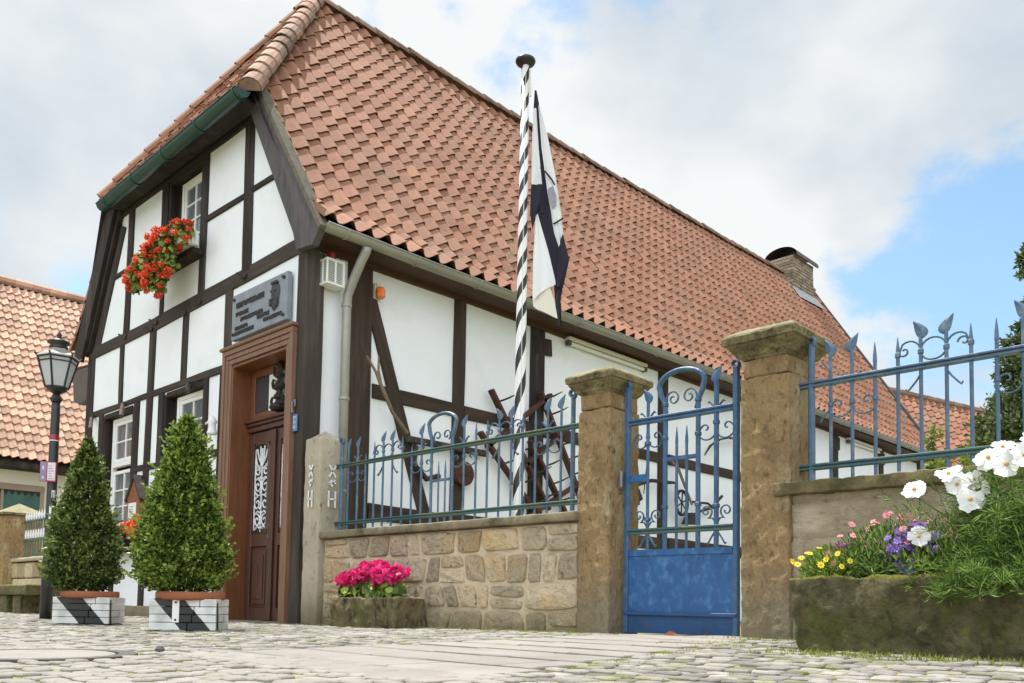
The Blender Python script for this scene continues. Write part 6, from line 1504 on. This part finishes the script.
def barn():
    t = thing('barn', 'farther low red tiled roof seen past the end of the long roof', 'barn', (-3, 27, 0))
    C0 = Vector((-3.9, 24.8, 8.05)); C1 = Vector((3.2, 31.8, 5.6)); dy = (C1 - C0); dy.z = 0; Lr = dy.length; a = dy.normalized(); side = Vector((a.y, -a.x, 0)); zr = 8.0
    slope = (side * 3.2 - Vector((0, 0, 4.3))); Ls = slope.length; sl = slope.normalized(); nn = a.cross(sl); nn = nn if nn.z > 0 else -nn
    def base(u): return C0 + a * u - Vector((0, 0, .215 * u * 1.0))
    tw, tc = .24, .30; n = int(Ls / tc)
    tile_field('roof', TILE, t, lambda u, v: base(u * tw) + slope * (1 - v / n), lambda u, v: nn, 0, n, lambda v: -2 / tw, lambda v: 9 / tw)
    m = MB(); p0, p1 = base(-2), base(9); q = side * 3.2 - Vector((0, 0, 4.3)); q2 = -side * 3.2 - Vector((0, 0, 4.3)); d = Vector((0, 0, .08))
    m.add([p0 - d, p1 - d, p1 + q - d, p0 + q - d, p1 + q2 - d, p0 + q2 - d], [(0, 1, 2, 3), (0, 5, 4, 1), (0, 3, 5), (1, 4, 2)]); m.build('roof_deck', TIMBER, t)
    m = MB(); w = .3
    c = [p0 + q - side * w, p1 + q - side * w, p1 + q2 + side * w, p0 + q2 + side * w]
    vs = [(v.x, v.y, z) for z in (0, None) for v in c for z in ((0,) if z == 0 else (v.z + .3,))]
    m.add(vs, [(0, 1, 5, 4), (1, 2, 6, 5), (2, 3, 7, 6), (3, 0, 4, 7)]); m.build('wall', PLASTER2, t)
    m = MB(); k = 0
    while k * .3 < 11: m.tube([base(-2 + k * .3) + Vector((0, 0, .03)), base(-2 + k * .3 + .34) + Vector((0, 0, .03))], [.13, .11], 7, tint=rnd(0, 1)); k += 1
    m.build('ridge_tiles', TILED, t)
barn()

# ------------------------------------------------------------------ sky, sun, camera
SUN = Vector((-.37, -.03, .93)).normalized()
def world():
    w = bpy.data.worlds.new('World'); scene.world = w; w.use_nodes = True; nt = w.node_tree; N = nt.nodes.new; Lk = nt.links.new
    bg = nt.nodes['Background']; bg.inputs['Strength'].default_value = .10
    sky = N('ShaderNodeTexSky'); sky.sky_type = 'NISHITA'; sky.sun_disc = False; sky.sun_elevation = math.asin(SUN.z); sky.sun_rotation = math.atan2(SUN.x, SUN.y)
    sky.air_density = 1.0; sky.dust_density = 1.0; sky.ozone_density = 1.2
    g = N('ShaderNodeTexCoord')
    def mth(op, a, b=None, c=None, clamp=False):
        k = N('ShaderNodeMath'); k.operation = op; k.use_clamp = clamp
        for i, q in enumerate((a, b, c)):
            if q is None: continue
            if isinstance(q, (int, float)): k.inputs[i].default_value = q
            else: Lk(q, k.inputs[i])
        return k.outputs[0]
    def blob(d, r0, r1):
        d = Vector(d).normalized(); k = N('ShaderNodeVectorMath'); k.operation = 'DOT_PRODUCT'; k.inputs[1].default_value = d; Lk(g.outputs['Generated'], k.inputs[0])
        r = N('ShaderNodeMapRange'); r.interpolation_type = 'SMOOTHSTEP'; r.inputs[1].default_value = math.cos(math.radians(r1)); r.inputs[2].default_value = math.cos(math.radians(r0)); Lk(k.outputs['Value'], r.inputs[0]); return r.outputs[0]
    n = N('ShaderNodeTexNoise'); n.inputs['Scale'].default_value = 3.4; n.inputs['Detail'].default_value = 9; n.inputs['Roughness'].default_value = .56; n.inputs['Distortion'].default_value = .35
    mp = N('ShaderNodeMapping'); mp.inputs['Scale'].default_value = (1, 1, 1.5); mp.inputs['Location'].default_value = (.35, .1, .2); Lk(g.outputs['Generated'], mp.inputs['Vector']); Lk(mp.outputs[0], n.inputs['Vector'])
    nb = N('ShaderNodeTexNoise'); nb.inputs['Scale'].default_value = 11; nb.inputs['Detail'].default_value = 8; nb.inputs['Roughness'].default_value = .6; Lk(mp.outputs[0], nb.inputs['Vector'])
    cover = mth('MULTIPLY_ADD', n.outputs['Fac'], 1.35, mth('MULTIPLY_ADD', nb.outputs['Fac'], .62, -.275))
    for d, r0, r1, k in OPEN: cover = mth('MULTIPLY_ADD', blob(d, r0, r1), -k, cover)
    cr = N('ShaderNodeMapRange'); cr.interpolation_type = 'SMOOTHSTEP'; cr.inputs[1].default_value = .36; cr.inputs[2].default_value = .60; cr.inputs[3].default_value = .16; Lk(cover, cr.inputs[0])
    n2 = N('ShaderNodeTexNoise'); n2.inputs['Scale'].default_value = 1.9; n2.inputs['Detail'].default_value = 7; n2.inputs['Roughness'].default_value = .5; Lk(mp.outputs[0], n2.inputs['Vector'])
    sh = N('ShaderNodeMapRange'); sh.inputs[1].default_value = .36; sh.inputs[2].default_value = .58; Lk(n2.outputs['Fac'], sh.inputs[0])
    cl = N('ShaderNodeMix'); cl.data_type = 'RGBA'; cl.inputs['A'].default_value = CLOUD_A; cl.inputs['B'].default_value = CLOUD_B; Lk(sh.outputs[0], cl.inputs['Factor'])
    tn = N('ShaderNodeMix'); tn.data_type = 'RGBA'; tn.blend_type = 'MULTIPLY'; tn.inputs['Factor'].default_value = 1; tn.inputs['B'].default_value = (.86, 1.08, 1.06, 1); Lk(sky.outputs[0], tn.inputs['A'])
    mx = N('ShaderNodeMix'); mx.data_type = 'RGBA'; Lk(cr.outputs[0], mx.inputs['Factor']); Lk(tn.outputs['Result'], mx.inputs['A']); Lk(cl.outputs['Result'], mx.inputs['B'])
    # added fill: raised sky gain behind the camera brightens the shaded walls
    bk = blob((.62, -.72, .36), 5, 75); gain = mth('MULTIPLY_ADD', bk, BACK_FILL, 1.0)
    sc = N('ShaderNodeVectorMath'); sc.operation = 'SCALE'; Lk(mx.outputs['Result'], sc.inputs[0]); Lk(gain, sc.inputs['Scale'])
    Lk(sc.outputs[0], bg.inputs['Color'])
OPEN = [((-.25, .905, .325), 0, 10, .36), ((-.235, .90, .37), 0, 6, .12), ((-.97, .05, .33), 3, 14, .18), ((-.89, .30, .34), 2, 10, .12)]
CLOUD_A = (2.05, 2.55, 3.1, 1); CLOUD_B = (4.3, 4.4, 4.4, 1)
BACK_FILL = 1.7
world()
sun = bpy.data.lights.new('sun', 'SUN'); sun.energy = 3.0; sun.angle = math.radians(.55); sun.color = (1.0, .95, .87)
so = bpy.data.objects.new('sun', sun); COL.objects.link(so); so.rotation_euler = (-SUN).to_track_quat('-Z', 'Y').to_euler(); so.location = (-12, -2, 20)
cd = bpy.data.cameras.new('camera'); cam = bpy.data.objects.new('camera', cd); COL.objects.link(cam); scene.camera = cam
R = Vector((.7185, .6953, .0165)).normalized(); F = Vector((-.6942, .7173, .0600)).normalized(); U = R.cross(F).normalized(); F = U.cross(R)
Mx = Matrix((R, U, -F)).transposed().to_4x4(); Mx.translation = (7.955, -4.859, .25); cam.matrix_world = Mx
cd.sensor_width = 36; cd.lens = 36 * 861 / 1024; cd.shift_y = (552 - 341.5) / 1024; cd.clip_start = .05; cd.clip_end = 1500
vs_ = scene.view_settings; vs_.view_transform = 'Standard'; vs_.look = 'None'; vs_.gamma = 1.0; vs_.exposure = 1.12; vs_.use_curve_mapping = False
